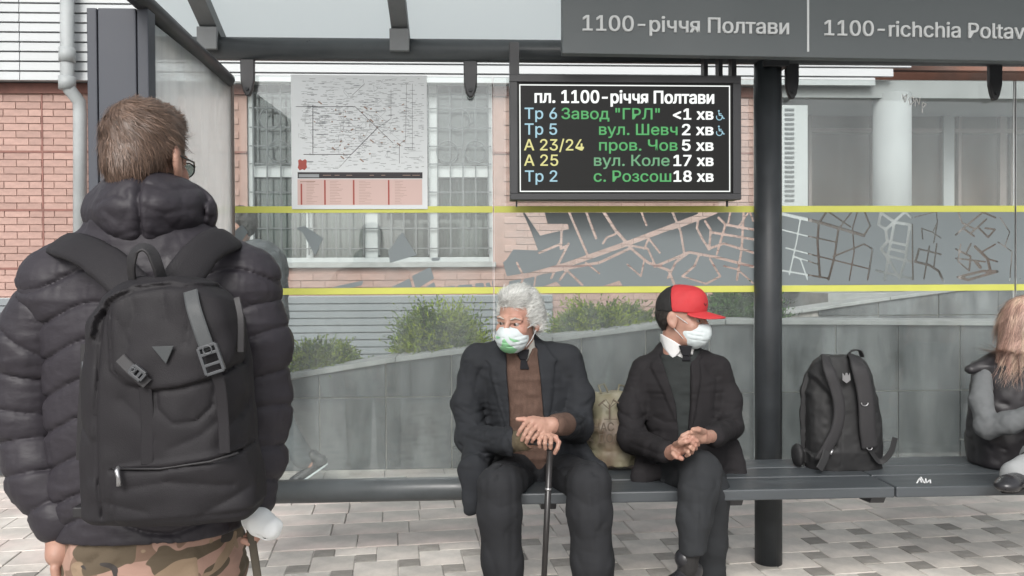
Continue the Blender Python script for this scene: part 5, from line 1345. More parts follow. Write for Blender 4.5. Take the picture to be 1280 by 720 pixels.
f.carve(tri([(838, 425), (872, 425), (868, 444), (857, 449), (846, 444)], 3.29), 3.0, 3.34, .004)
f.cut(lambda X, Y, Z: Z - float(J(850, 437, 3.36)[2]) + X * 0 + Y * 0); f.line(tri([(842, 441), (850, 450), (864, 450), (869, 441)], 3.285), .005, -.004)
for y in (480, 492): f.line(tri([(835, y), (855, y + 1), (875, y)], 3.285), .005, .002)
f.noise(.003, (.05, .05, .02), 2); f.build('jumper', 'jumper_dark', m2)
def ex2(f):
    for p, w_, d_ in (([(778, 518), (794, 528), (810, 524)], .008, .007), ([(778, 536), (798, 540), (814, 532)], .007, .007), ([(788, 552), (808, 552), (826, 542)], .008, .006), ([(796, 486), (804, 506), (808, 524)], .007, .006), ([(806, 566), (824, 562), (836, 552)], .007, .005),
                      ([(926, 512), (910, 520), (896, 516)], .008, .007), ([(924, 528), (908, 530), (894, 524)], .007, .006), ([(900, 474), (898, 498), (896, 514)], .007, .006), ([(822, 524), (834, 530), (846, 528)], .006, .005), ([(820, 452), (806, 470), (802, 490)], .006, .005), ([(886, 458), (897, 474)], .006, .004)):
        f.seam(tri(p, 3.27), w_, d_, (2.98, 3.42))
    for p in ([(775, 525, 3.28), (800, 535, 3.26)], [(782, 545, 3.27), (815, 548, 3.15)], [(800, 470, 3.33), (803, 510, 3.30), (806, 540, 3.28)], [(800, 575, 3.27), (840, 572, 3.2)],
              [(925, 510, 3.28), (900, 515, 3.25)], [(920, 525, 3.27), (898, 528, 3.2)], [(899, 470, 3.28), (895, 505, 3.27), (893, 525, 3.26)], [(812, 522, 3.27), (838, 527, 3.25)], [(880, 485, 3.28), (895, 480, 3.3)]):
        f.line([J(*q) for q in p], .008, .010)
f = jacket(r2_, [b2L, b2R], [[.058, .055, .058, .045], [.054, .052, .053, .045]],
           [(832, 430), (870, 428), (868, 450), (867, 505), (864, 540), (866, 600), (845, 600), (852, 545), (848, 505), (838, 470), (833, 448)],
           [[(818, 434), (816, 446), (813, 452), (822, 454), (820, 462), (832, 490), (848, 530), (850, 520), (846, 500), (836, 462), (828, 434)], [(870, 430), (880, 444), (886, 448), (880, 454), (881, 470), (872, 520), (867, 540), (867, 505)]],
           [(J(812, 570, 3.36), J(802, 597, 3.24), .055, .042, ((0, 1, 0), .7)), (J(812, 590, 3.25), J(832, 590, 3.22), .036, .03, ((0, 1, 0), .8)), (J(912, 560, 3.40), J(926, 600, 3.33), .052, .034, ((0, 1, .3), .6))],
           [(J(836, 446, 3.41), J(806, 464, 3.41), .050, .054), (J(862, 446, 3.41), J(895, 460, 3.39), .048, .050), (J(849, 455, 3.42), J(847, 434, 3.41), .086, .073)], 'suit_black', m2, ((.36, 2.96, .38), (1.15, 3.62, 1.10)), 31, ex2)
f.build('jacket', 'suit_black', m2)
f = Field((.38, 2.74, 0), (1.15, 3.62, .76), .006)
f.ell(J(856, 592, 3.42), (.17, .15, .10), .03)
f.chain([J(880, 594, 3.42), J(889, 616, 3.14), J(886, 680, 3.17), J(888, 806, 3.22)], [.09, .072, .068, .064], k=.03)
f.chain([J(834, 592, 3.36), J(876, 590, 3.02), J(873, 612, 2.98), J(868, 650, 2.95), J(866, 686, 2.93)], [.090, .077, .074, .066, .056], k=.02)
for p in ([(850, 575, 3.0), (838, 590, 3.1), (830, 600, 3.2)], [(850, 590, 2.96), (842, 604, 3.0)], [(895, 575, 2.98), (880, 580, 2.93)], [(898, 625, 3.0), (893, 660, 2.97), (886, 700, 3.0)]): f.line([J(*q) for q in p], .009, .010)
f.line([J(880, 600, 2.90), J(872, 650, 2.885), J(868, 690, 2.88)], .005, -.008)
f.cut(lambda X, Y, Z: np.where((Y < 3.0) & (Z < .6), float(J(866, 690, 2.93)[2]) - Z + (X - float(J(866, 690, 2.93)[0])) * .15, -1))
yt_ = (2.78, 3.10); T2 = lambda l: tri(l, 2.90)
for p, w_, d_ in (([(848, 600), (862, 592), (884, 596)], .009, .006), ([(845, 622), (860, 634), (868, 660)], .010, .006), ([(900, 606), (888, 624), (884, 650)], .010, .007), ([(852, 650), (858, 676)], .009, .006), ([(846, 578), (858, 570)], .008, .006), ([(896, 640), (886, 662), (880, 684)], .009, .006), ([(860, 610), (884, 616)], .008, .004)): f.seam(T2(p), w_ * .8, d_ * .55, yt_)
f.noise(.004, (.06, .06, .16), 41).noise(.0026, (.03, .05, .14), 42, ridged=True).noise(.0012, (.06, .06, .025), 43, ridged=True); f.build('trousers', 'suit_grey', m2)
ank = J(861, 700, 2.93)
f = Field(ank + V(-.07, -.08, -.09), ank + V(.08, .08, .12), .004); f.chain([ank + V(.012, .0, .09), ank + V(-.005, -.005, -.03)], [.038, .034], k=.0); f.noise(.002, .01, 2); f.build('sock', 'black_cloth', m2)
def shoe_dir(parent, heel, dirv): return shoe(parent, heel, dirv)
shoe(m2, ank + V(.030, .03, -.085), (-.80, -.50, -.22)); shoe(m2, V(J(888, 806, 3.24)[0], 3.24, .002), (-.1, -1, 0))

# ------------------------------------------------------------------ carrier bag between them, backpack on the bench
bg_ = thing('carrier_bag', 'crumpled olive plastic carrier bag with brown print standing between the two seated men', 'bag', J(765, 587, 3.5))
mat('bag_plastic', (0.19, 0.175, 0.115), 0.6, noise=0.2, nscale=5, bump=0.35, bscale=35, bdist=0.004, col2=(0.13, 0.09, 0.06), c2scale=5.5, c2pos=(0.42, 0.62))
mat('bag_print', (0.075, 0.055, 0.035), 0.6)
f = Field(J(722, 592, 3.46) * V(1, 0, 1) + V(0, 3.33, 0), J(808, 470, 3.46) * V(1, 0, 1) + V(0, 3.575, 0), .005)
f.loft(jr([(770, 578, 3.46, .115, .085), (768, 565, 3.46, .125, .09), (766, 535, 3.46, .105, .08), (766, 510, 3.47, .095, .06), (768, 490, 3.48, .09, .03)]), k=.01)
f.noise(.009, (.06, .06, .035), 51).noise(.003, .025, 52, ridged=True); f.build('bag_body', 'bag_plastic', bg_)
MB().tube([J(752, 492, 3.46), J(748, 482, 3.47), J(755, 480, 3.48), J(760, 490, 3.47)], .004, 8, flat=((0, 1, 0), .3)).build('handle', 'bag_plastic', bg_, smooth=True)
MB().tube([J(772, 492, 3.46), J(774, 481, 3.47), J(781, 483, 3.48), J(783, 493, 3.47)], .004, 8, flat=((0, 1, 0), .3)).build('handle', 'bag_plastic', bg_, smooth=True)
text_at("НАС ТО", 'bag_print', bg_, (J(742, 538, 3.352)[0], 3.352), J(788, 538, 3.352)[0], float(J(760, 539, 3.352)[2]), 11 * 3.352 / FPX, .012)
text_at("А ДОВК", 'bag_print', bg_, (J(733, 555, 3.350)[0], 3.350), J(785, 555, 3.350)[0], float(J(760, 553, 3.350)[2]), 11 * 3.350 / FPX, .012)
mb = MB()
for a, b, w_ in (((762, 524), (762, 506), .004), ((762, 512), (752, 503), .002), ((762, 510), (772, 502), .002), ((755, 524), (772, 524), .0018), ((762, 506), (757, 499), .0018), ((763, 507), (768, 498), .0018), ((748, 507), (756, 500), .004), ((766, 500), (776, 505), .004)):
    mb.tube([J(*a, 3.372), J(*b, 3.372)], w_, 6, flat=((0, 1, 0), .2))
mb.build('tree_print', 'bag_print', bg_)

bp = thing('backpack', 'black backpack standing alone on the bench right of the post', 'backpack', J(1055, 588, 3.42))
YK = 3.36
f = Field(J(985, 592, YK) * V(1, 0, 1) + V(0, 3.24, -.01), J(1126, 434, YK) * V(1, 0, 1) + V(0, 3.60, .01), .0045)
f.loft(jr([(1054, 584, 3.42, .160, .085), (1053, 560, 3.42, .170, .10), (1051, 530, 3.43, .168, .10), (1048, 490, 3.44, .158, .095), (1048, 468, 3.45, .140, .085), (1049, 452, 3.46, .112, .065), (1050, 444, 3.46, .078, .05)]), k=.01, e=2.6)
f.ell(J(997, 569, 3.44), (.022, .05, .050), .01)
f.poly(tri([(1002, 470), (1018, 462), (1030, 478), (1048, 505), (1046, 560), (1022, 572), (1004, 548), (1001, 500)], 3.33), -.012, (3.2, 3.45), .006)
f.line([J(1012, 462, 3.36), J(1003, 500, 3.35), J(1004, 545, 3.34), J(1010, 580, 3.34)], .004, .004); f.line([J(1050, 500, 3.33), J(1052, 582, 3.33)], .005, .004)
f.noise(.003, (.05, .05, .06), 61).noise(.0018, .02, 62); f.build('pack_body', 'bench_pack', bp)
def strapc(pts, w_, th, m, parent, name='strap', Yd=None, h=.0035):
    q = [J(*p) for p in pts]; P = np.array(q); f = Field(P.min(0) - w_ - .01, P.max(0) + w_ + .01, h)
    f.chain(q, [w_] * len(q), k=.004, flat=((0, 1, 0), th)); return f.build(name, m, parent)
SJ = lambda l: [J(*p) for p in l]
strap('shoulder_strap', SJ([(1032, 446, 3.40), (1036, 462, 3.328), (1044, 485, 3.312), (1049, 510, 3.306), (1046, 535, 3.306), (1036, 556, 3.312), (1024, 576, 3.325)]), .024, 'bench_pack_panel', bp, (0, -1, 0), .016, pad=True)
strap('shoulder_strap', SJ([(1068, 446, 3.40), (1074, 460, 3.328), (1080, 485, 3.312), (1083, 510, 3.306), (1084, 535, 3.306), (1087, 560, 3.312)]), .034, 'bench_pack_panel', bp, (0, -1, 0), .016, pad=True)
strap('loose_strap', SJ([(1087, 562, 3.315), (1100, 577, 3.32), (1113, 566, 3.31), (1119, 547, 3.31)]), .012, 'bench_pack', bp, (.2, -1, .6), .004)
strap('loose_strap', SJ([(1034, 562, 3.312), (1030, 575, 3.29), (1024, 587, 3.27)]), .017, 'bench_pack', bp, (0, -1, 0), .006)
strap('carry_handle', SJ([(1060, 446, 3.41), (1064, 439, 3.40), (1074, 438, 3.40), (1078, 446, 3.41)]), .010, 'bench_pack', bp, (0, 0, 1), .006)
mb = MB(); c = J(1081, 504, 3.294); mb.tube([c + V(.014 * math.cos(t), -.003 * 0, .011 * math.sin(t)) for t in np.linspace(-3.3, .16, 10)], .0022, 6); mb.build('buckle_ring', 'steel', bp, smooth=True)
mb = MB(); c = J(1087, 560, 3.298); mb.tube([c + V(.011 * math.cos(t), 0, .008 * math.sin(t)) for t in np.linspace(-3.3, .16, 10)], .002, 6); mb.build('buckle_ring', 'steel', bp, smooth=True)
MB().tube([J(1041, 562, 3.31), J(1038, 568, 3.305)], .005, 8).build('zip_pull', 'steel', bp, smooth=True)
c = lambda x, y: J(x, y, 3.322)
mb = MB().prism([c(1053, 466), c(1056, 470), c(1057, 466), c(1059, 466), c(1060, 470), c(1062, 466), c(1063, 475), c(1058, 479), c(1053, 475)][::-1], (0, -.002, 0)).build('badge', 'steel', bp)

# ------------------------------------------------------------------ seated woman at the right edge
wm = thing('person', 'long haired person in dark vest and grey sleeves sitting at the right edge', 'person', J(1265, 600, 3.4))
hc, hR = J(1285, 408, 3.36), rotm(112, 14, 0)
head = xform(head_skin(.0035), hc, hR, .96)
f = Field((1.60, 2.80, .40), (2.75, 3.75, 1.15), .009)
f.loft(jr([(1272, 452, 3.40, .10, .06), (1266, 480, 3.41, .11, .08), (1258, 585, 3.42, .12, .10)]), k=.02); f.chain([J(1276, 455, 3.40), J(1280, 428, 3.38)], [.05, .045], k=.02)
wa = [J(1228, 475, 3.36), J(1236, 536, 3.30), J(1300, 515, 3.12)]; wb = [J(1310, 475, 3.48), J(1340, 530, 3.42), J(1320, 515, 3.12)]
for a in (wa, wb): f.chain(a, [.034, .030, .022], k=.01); f.chain([a[2], a[2] + V(.05, -.03, .0)], [.022, .018], k=.01)
f.chain([J(1262, 590, 3.38), J(1350, 570, 3.05), J(1262, 596, 3.05)], [.06, .045, .03], k=.02); f.chain([J(1290, 585, 3.45), J(1380, 575, 3.35), J(1330, 600, 3.1)], [.06, .045, .03], k=.02)
core = f.arrays()
f = Field(wa[2] + V(-.02, -.12, -.05), wa[2] + V(.16, .05, .05), .003)
for k in range(4): finger(f, [wa[2] + V(.03, -.03, .012 - k * .016), wa[2] + V(.07, -.05, .010 - k * .017), wa[2] + V(.10, -.045, .004 - k * .017)])
f.chain([wa[2], wa[2] + V(.045, -.03, -.01)], [.026, .028], k=.02); finger(f, [wa[2] + V(.02, -.04, .02), wa[2] + V(.05, -.06, .028), wa[2] + V(.07, -.065, .02)])
from_arrays('body', *head, 'skin', wm, extra=[core, f.arrays()]); add_eyes(wm, hc, hR, .96)
f = Field((-.12, -.12, -.14), (.12, .15, .16), .004)
f.ell((0, .020, .036), (.086, .104, .096), .02).cap((0, .05, .0), (0, .06, -.09), .075, .065, k=.04)
f.cut(lambda X, Y, Z: np.minimum(-(Y + .03) + X * 0, .07 - Z + X * 0)); f.noise(.004, (.02, .02, .06), 3); shw = f.arrays()
st1 = strands(shw, 5200, .11, lambda p, n, r: V(0, .12, -1) + r.normal(0, .13, p.shape), .0012, 5, lift=.10, curl=.08, segs=6, droop=.1, keep=lambda c: c[:, 2] < .06)
st2 = strands(shw, 3600, .155, lambda p, n, r: V(0, .10, -1) + p * V(1.5, 1.2, 0) + r.normal(0, .12, p.shape), .0014, 6, lift=.16, curl=.10, segs=7, droop=.12, keep=lambda c: c[:, 2] < -.02)
st3 = strands(shw, 1800, .07, lambda p, n, r: V(0, .3, -.6) + p * V(3, 3, 0) + r.normal(0, .1, p.shape), .0012, 7, lift=.1, curl=.1)
hairobj('hair', 'hair_pink', wm, [xform(shw, hc, hR, .98), xform(st1, hc, hR, .98), xform(st2, hc, hR, .98), xform(st3, hc, hR, .98)])
f = Field((1.58, 2.95, .46), (2.40, 3.72, 1.12), .005)
f.loft(jr([(1280, 440, 3.40, .10, .09), (1268, 455, 3.39, .165, .13), (1264, 500, 3.39, .155, .145), (1258, 545, 3.40, .15, .15), (1258, 578, 3.41, .145, .15), (1262, 594, 3.41, .10, .11)]), k=.02)
f.cap(J(1245, 452, 3.38), J(1213, 462, 3.36), .045, .020, k=.03)
f.chain([J(1252, 456, 3.40), J(1275, 464, 3.36), J(1300, 460, 3.40)], [.035, .04, .035], k=.02)
for z in (500, 528, 556): f.line([J(1215, z, 3.36), J(1240, z + 5, 3.28), J(1300, z + 5, 3.28)], .010, .008)
f.noise(.005, .05, 71).noise(.003, .025, 72); f.build('vest', 'vest_dark', wm)
f = Field(J(1195, 565, 3.3) * V(1, 0, 1) + V(0, 3.0, 0), J(1320, 445, 3.3) * V(1, 0, 1) + V(.03, 3.5, 0), .004)
f.chain([J(1230, 470, 3.36), J(1226, 500, 3.30), J(1234, 534, 3.25), J(1262, 528, 3.18), J(1300, 515, 3.11)], [.042, .042, .046, .044, .038], k=.02)
for p in ([(1214, 515, 3.26), (1232, 512, 3.21)], [(1218, 525, 3.24), (1240, 516, 3.2)], [(1228, 548, 3.22), (1240, 530, 3.19)], [(1250, 540, 3.16), (1254, 518, 3.14)]): f.line([J(*q) for q in p], .008, .008)
f.noise(.003, .035, 73).noise(.002, .016, 74); f.build('sleeve', 'grey_sweat', wm)
f = Field(wb[2] + V(-.10, -.12, -.12), wb[1] + V(.12, .22, .28), .005)
f.chain([J(1308, 470, 3.46), wb[1] + V(0, 0, 0), wb[2] + V(.05, .02, 0)], [.048, .046, .036], k=.02); f.noise(.003, .03, 78); f.build('sleeve', 'grey_sweat', wm)
f = Field((1.80, 2.80, .44), (2.75, 3.70, .80), .006)
f.chain([J(1275, 580, 3.38), J(1350, 560, 3.02), J(1268, 592, 3.02)], [.095, .075, .050], k=.02); f.chain([J(1300, 580, 3.45), J(1385, 570, 3.35), J(1330, 592, 3.1)], [.09, .07, .05], k=.02); f.noise(.005, .04, 75); f.build('trousers', 'grey_trousers', wm)
shoe(wm, J(1292, 606, 3.06), (-.55, -.35, .02)); shoe(wm, J(1345, 606, 3.1), (-.5, -.5, .02))

# ------------------------------------------------------------------ pedestrian passing behind the glass
pd_ = thing('person', 'pedestrian in grey coat walking behind the glass beyond the standing man', 'person', G(330, 600))
YW = 5.2
f = Field((-2.2, 4.75, 0), (-.9, 5.65, 1.8), .010)
W = lambda x, y, d=0: J(x, y, YW + d)
f.ell(W(296, 288), (.085, .10, .115), .02).cap(W(300, 310), W(310, 325), .05, k=.02)
f.chain([W(318, 335), W(320, 390), W(318, 450)], [.13, .13, .13], k=.03); f.chain([W(318, 450), W(345, 520), W(388, 580)], [.07, .05, .035], k=.02); f.chain([W(314, 450), W(270, 520), W(262, 600)], [.07, .05, .035], k=.02)
f.chain([W(338, 330, -.1), W(345, 385, -.14), W(325, 425, -.18), W(320, 434, -.2)], [.04, .036, .03, .026], k=.02)
for k in range(5): f.cap(W(318, 432, -.2), W(309 + k * 3, 447, -.2), .012, .009, k=.004)
P, F = f.arrays(); from_arrays('body', P, F, 'skin', pd_)
f = Field((-2.2, 4.7, .5), (-.9, 5.7, 1.8), .009)
f.chain([W(326, 330), W(326, 390), W(322, 460)], [.155, .16, .18], k=.03).chain([W(338, 330, -.1), W(345, 385, -.14), W(325, 425, -.18)], [.075, .07, .055], k=.03).cap(W(302, 315), W(318, 318), .075, .09, k=.03)
f.noise(.02, .10, 5).noise(.012, .04, 6); f.build('coat', 'walker_coat', pd_)
f = Field((-2.3, 4.7, 0), (-.8, 5.7, 1.0), .009)
f.chain([W(322, 460), W(345, 520), W(380, 574)], [.11, .09, .065], k=.03).chain([W(314, 460), W(272, 520), W(262, 600)], [.11, .09, .07], k=.03).noise(.01, .06, 5); f.build('trousers', 'walker_trousers', pd_)
f = Field((-.12, -.12, -.12), (.12, .14, .15), .006); f.ell((0, .015, .03), (.09, .11, .105), .02); f.cut(lambda X, Y, Z: np.minimum(-(Y + .02) + X * 0, .05 - Z + X * 0)); f.noise(.006, .02, 3)
f.build('hair', 'hair_dark', pd_, xf=at(W(297, 284), rotm(-90)))
hl = W(401, 582); o = shoe(pd_, hl + V(.03, 0, -.0), (-.62, 0, -.42), sole='mask_white')
shoe(pd_, V(W(268, 600)[0], YW, .003), (-1, 0, 0))
# ------------------------------------------------------------------ standing man in the foreground, seen from behind
m3 = thing('person', 'standing man seen from behind in black puffer jacket and camouflage trousers', 'person', J(190, 700, 1.75) * V(1, 1, 0))
YM = 1.75
U = lambda x, y, d=0.0: J(x, y, YM + d)
hc, hR, hs3 = J(183, 199, 1.76), rotm(171, 4, 0), .95
head = xform(head_skin(), hc, hR, hs3)
s3L = [U(78, 366), U(45, 430), U(36, 510), U(52, 590, -.02), U(76, 648, -.05)]
s3R = [U(301, 366), U(317, 430), U(323, 510), U(321, 575, -.02), U(318, 622, -.05)]
f = Field((-1.15, 1.45, 0.0), (-.25, 2.15, 1.58), .011)
f.loft(jr([(188, 345, 1.76, .10, .06), (190, 380, 1.77, .145, .09), (190, 500, 1.77, .14, .10), (190, 640, 1.77, .15, .11), (190, 690, 1.77, .155, .115)]), k=.03)
f.chain([U(186, 340, .02), U(182, 240, .01)], [.055, .055], k=.03)
f.chain(s3L + [U(76, 690, -.06)], [.05, .045, .042, .036, .030, .027], k=.02); f.chain(s3R + [U(321, 646, -.06)], [.05, .045, .042, .036, .030, .026], k=.02)
lg3L = [U(140, 690, .02), V(U(132, 700)[0], YM + .02, .50), V(U(130, 700)[0], YM + .04, .09)]; lg3R = [U(240, 690, .02), V(U(250, 700)[0], YM + .02, .50), V(U(254, 700)[0], YM + .04, .09)]
for a in (lg3L, lg3R): f.chain(a, [.09, .06, .045], k=.03)
core = f.arrays()
f = Field(U(54, 740, -.06) + V(-.01, -.09, 0), U(96, 655, -.06) + V(.02, .09, 0), .003)
h0 = U(76, 672, -.06)
f.chain([h0 + V(0, 0, .03), h0 + V(.002, 0, -.03)], [.028, .030], k=.01).cap(h0 + V(0, -.02, -.03), h0 + V(0, .03, -.035), .016, k=.015)
for k in range(4): b_ = h0 + V(.002, -.028 + .019 * k, -.052); finger(f, [b_, b_ + V(.004, 0, -.034), b_ + V(.014, .0, -.058), b_ + V(.024, 0, -.070)], .0095, .0075)
f.chain([h0 + V(.005, .03, -.01), h0 + V(.012, .045, -.045), h0 + V(.018, .046, -.07)], [.013, .011, .009], k=.006)
hL = f.arrays()
h1 = U(318, 640, -.06)
f = Field(h1 + V(-.05, -.07, -.10), h1 + V(.06, .08, .06), .003)
f.chain([h1 + V(0, 0, .03), h1 + V(0, .0, -.005)], [.026, .027], k=.01)
for k in range(4): b_ = h1 + V(.004, .040 - .018 * k, -.014); finger(f, [b_, b_ + V(.006, 0, -.030), b_ + V(-.006, .0, -.046), b_ + V(-.022, 0, -.040)], .0092, .0075)
f.chain([h1 + V(-.008, .03, .0), h1 + V(-.018, .042, -.026), h1 + V(-.010, .036, -.044)], [.012, .010, .008], k=.005)
hRt = f.arrays()
from_arrays('body', *head, 'skin', m3, extra=[core, hL, hRt]); add_eyes(m3, hc, hR, hs3)
# hair: short, brushed forward from the crown
f = Field((-.11, -.14, -.09), (.11, .14, .16), .0032)
f.ell((0, .016, .034), (.080, .101, .096), .02).ell((0, -.04, .09), (.060, .055, .045), .03).cap((0, .07, -.03), (0, .062, -.06), .052, .045, k=.03)
f.cut(lambda X, Y, Z: np.minimum(-(Y + .035) + X * 0, .062 - Z + X * 0)); f.cut(lambda X, Y, Z: np.minimum(-(Y - .030) + X * 0, -.012 - Z + X * 0))
f.noise(.0035, (.014, .02, .02), 3); sh3 = f.arrays()
crown = V(.012, .075, .108)
def flow3(p, n, r):
    d = p - crown; d = d / (np.linalg.norm(d, axis=1, keepdims=True) + 1e-6); sw = np.cross(n, d)
    low = np.clip((.05 - p[:, 2:3]) / .1, 0, 1)
    return d * 1.0 + sw * .55 * (1 - low) + V(0, 0, -1.2) * low + r.normal(0, .22, p.shape)
st = strands(sh3, 9000, .034, flow3, .0007, 11, lift=.30, curl=.22)
st_ = strands(sh3, 4200, .018, flow3, .0006, 12, lift=.2, curl=.15, keep=lambda c: c[:, 2] < .0)
hairobj('hair', 'hair_brown', m3, [xform(q, hc, hR, hs3) for q in (sh3, st, st_)])
# glasses
g = MB()
for q in (-1, 1):
    ring = [V(q * .034 + .024 * math.cos(t), -.112 + .006 * abs(math.cos(t)), -.004 + .018 * math.sin(t)) for t in np.linspace(0, math.tau, 17)]
    g.tube([hc + hR @ (p * hs3) for p in ring], .0016, 6)
    g.tube([hc + hR @ (p * hs3) for p in (V(q * .058, -.106, .002), V(q * .080, -.06, .004), V(q * .083, .010, .004), V(q * .080, .030, -.014))], .0020, 6)
g.tube([hc + hR @ (p * hs3) for p in (V(-.010, -.114, -.002), V(0, -.117, .001), V(.010, -.114, -.002))], .0016, 6)
gl = g.build('glasses', 'cane_wood', m3, smooth=True)
for q in (-1, 1): MB().prism([hc + hR @ (V(q * .034 + .022 * math.cos(t), -.112, -.004 + .016 * math.sin(t)) * hs3) for t in np.linspace(0, math.tau, 15)[:-1]], hR @ V(0, .0015, 0)).build('lens', 'window_glass', gl)
# quilted jacket body, sleeves and hood
def puffs(f, z_list, amp, wd):
    """horizontal stitched channels between full baffles"""
    def fn(X, Y, Z):
        o = Z * 0
        for z, tilt in z_list:
            o = o + amp * np.exp(-((Z - z - tilt * np.abs(X - float(U(190, 0)[0]))) / wd) ** 2)
        return o
    f.add(fn)
def sleeve(path, rad, seed, side):
    P = np.array(path); f = Field(P.min(0) - .13, P.max(0) + .13, .0042)
    f.chain(path, rad, k=.03)
    L_ = 0; n = 0
    seg = [np.linalg.norm(path[i + 1] - path[i]) for i in range(len(path) - 1)]; tot = sum(seg); step = .073; d = .035; r = random.Random(seed)
    while d < tot - .02:
        i = 0; q = d
        while q > seg[i]: q -= seg[i]; i += 1
        t = (path[i + 1] - path[i]) / seg[i]; c = path[i] + t * q; tl = V(r.uniform(-.06, .06) + side * .10, r.uniform(-.08, .08), 0); nrm = t + tl; nrm /= np.linalg.norm(nrm)
        def fn(X, Y, Z, c=c, nrm=nrm):
            u = (X - c[0]) * nrm[0] + (Y - c[1]) * nrm[1] + (Z - c[2]) * nrm[2]
            near = np.exp(-(((X - c[0]) ** 2 + (Y - c[1]) ** 2 + (Z - c[2]) ** 2) / (.13 ** 2)) ** 2)
            return near * (.0080 * np.exp(-np.abs(u) / .0042) + .0030 * np.exp(-np.abs(u) / .018))
        f.add(fn); d += step * r.uniform(.9, 1.12)
    f.noise(.0020, (.07, .07, .07), seed).noise(.0011, (.014, .014, .05), seed + 1, ridged=True).noise(.0013, (.06, .06, .012), seed + 5, ridged=True)
    return f
f = sleeve(s3L, [.086, .080, .074, .066, .054], 81, -1); f.build('sleeve', 'puffer', m3)
f = sleeve(s3R, [.086, .078, .068, .058, .046], 85, 1); f.build('sleeve', 'puffer', m3)
f = Field((-1.12, 1.50, .74), (-.24, 2.02, 1.50), .0042)
f.loft(jr([(188, 318, 1.77, .13, .08), (189, 340, 1.775, .19, .115), (190, 372, 1.78, .225, .145), (190, 430, 1.78, .215, .155), (190, 520, 1.78, .205, .155), (190, 600, 1.78, .205, .155), (192, 655, 1.78, .20, .15)]), k=.02, e=2.6)
for a, b in (((150, 318), (78, 356)), ((222, 314), (303, 356))): f.cap(U(*a, .02), U(*b, .0), .075, .086, k=.06)
f.cap(U(188, 330, .02), U(186, 285, .01), .135, .115, k=.05)
zz = [(float(U(0, y)[2]), 0) for y in (345, 388, 431, 476, 520, 565, 610, 640)]
def fn(X, Y, Z):
    o = 0 * X + 0 * Y + 0 * Z; xr = np.abs(X - float(U(190, 0)[0]))
    for z, _ in zz:
        u = Z - z + .25 * xr * xr - .02 * np.sin(X * 23); o = o + .0080 * np.exp(-np.abs(u) / .0042) + .0030 * np.exp(-np.abs(u) / .018)
    return o
f.add(fn); f.noise(.0020, (.07, .07, .07), 91).noise(.0012, (.014, .014, .05), 92, ridged=True).noise(.0013, (.06, .06, .013), 93, ridged=True); f.build('jacket', 'puffer', m3)
f = Field(U(95, 320) + V(-.02, -.20, 0), U(278, 200) + V(.02, .20, .02), .0038)
f.ell(U(187, 264, -.02), (.112, .112, .064), .02).ell(U(184, 240, .0), (.088, .10, .046), .03).cap(U(140, 268, -.0), U(236, 266, -.0), .058, k=.03).ell(U(188, 290, .0), (.092, .12, .048), .03)
f.ell(U(182, 220, .09), (.085, .11, .07), .02, sign=-1)
yh_ = (1.3, 1.74); H3 = lambda l: tri(l, 1.62)
for p in ([(164, 210), (168, 240), (171, 270), (168, 305)], [(226, 214), (234, 240), (231, 275), (221, 308)]): f.seam(H3(p), .0045, .013, yh_)
for p in ([(112, 252), (140, 242), (166, 250)], [(108, 284), (138, 296), (170, 286)], [(168, 256), (200, 266), (232, 256)], [(232, 262), (250, 274), (268, 266)], [(170, 226), (200, 234), (228, 226)], [(172, 290), (200, 298), (224, 290)]): f.seam(H3(p), .006, .0045, yh_)
for p in ([(150, 236), (158, 262), (150, 282)], [(186, 240), (182, 262), (190, 284)], [(212, 238), (218, 256)], [(243, 236), (247, 258)], [(125, 262), (140, 272)], [(196, 272), (206, 288)], [(238, 284), (246, 270)]): f.seam(H3(p), .007, .0035, yh_)
f.noise(.0025, .06, 95).noise(.0010, .018, 96, ridged=True); f.build('hood', 'puffer', m3)
# trousers
f = Field((-1.10, 1.50, 0.03), (-.32, 2.02, 1.0), .0055)
f.loft(jr([(190, 640, 1.77, .180, .125), (190, 690, 1.77, .192, .14), (191, 740, 1.775, .195, .145), (192, 780, 1.775, .17, .13)]), k=.03)
f.chain([U(146, 740, .02), V(lg3L[1][0], YM + .02, .50), V(lg3L[2][0], YM + .04, .06)], [.105, .092, .080], k=.02); f.chain([U(236, 740, .02), V(lg3R[1][0], YM + .02, .50), V(lg3R[2][0], YM + .04, .06)], [.105, .092, .080], k=.02)
yb_ = 1.63
f.poly(tri([(76, 672), (148, 679), (150, 695), (128, 716), (80, 714)], yb_), .005, (1.45, 1.75), .0015); f.poly(tri([(286, 645), (304, 632), (311, 640), (315, 680), (300, 684), (290, 668)], yb_), .006, (1.45, 1.78), .0015)
f.line(tri([(228, 655), (226, 690), (224, 760)], yb_), .003, .004); f.line(tri([(222, 655), (220, 690), (218, 760)], yb_), .004, -.002)
for p in ([(80, 680), (146, 686)], [(128, 690), (112, 706), (85, 708)], [(290, 690), (270, 705), (240, 720)], [(296, 700), (275, 716)], [(150, 706), (180, 712)], [(288, 660), (289, 720)]): f.line(tri(p, 1.64), .007, .006)
f.noise(.005, (.05, .05, .03), 101).noise(.003, (.03, .03, .02), 102, ridged=True); f.build('trousers', 'camouflage', m3)
for x in (lg3L[2][0], lg3R[2][0]): shoe(m3, V(x, YM - .02, .002), (0, 1, 0))

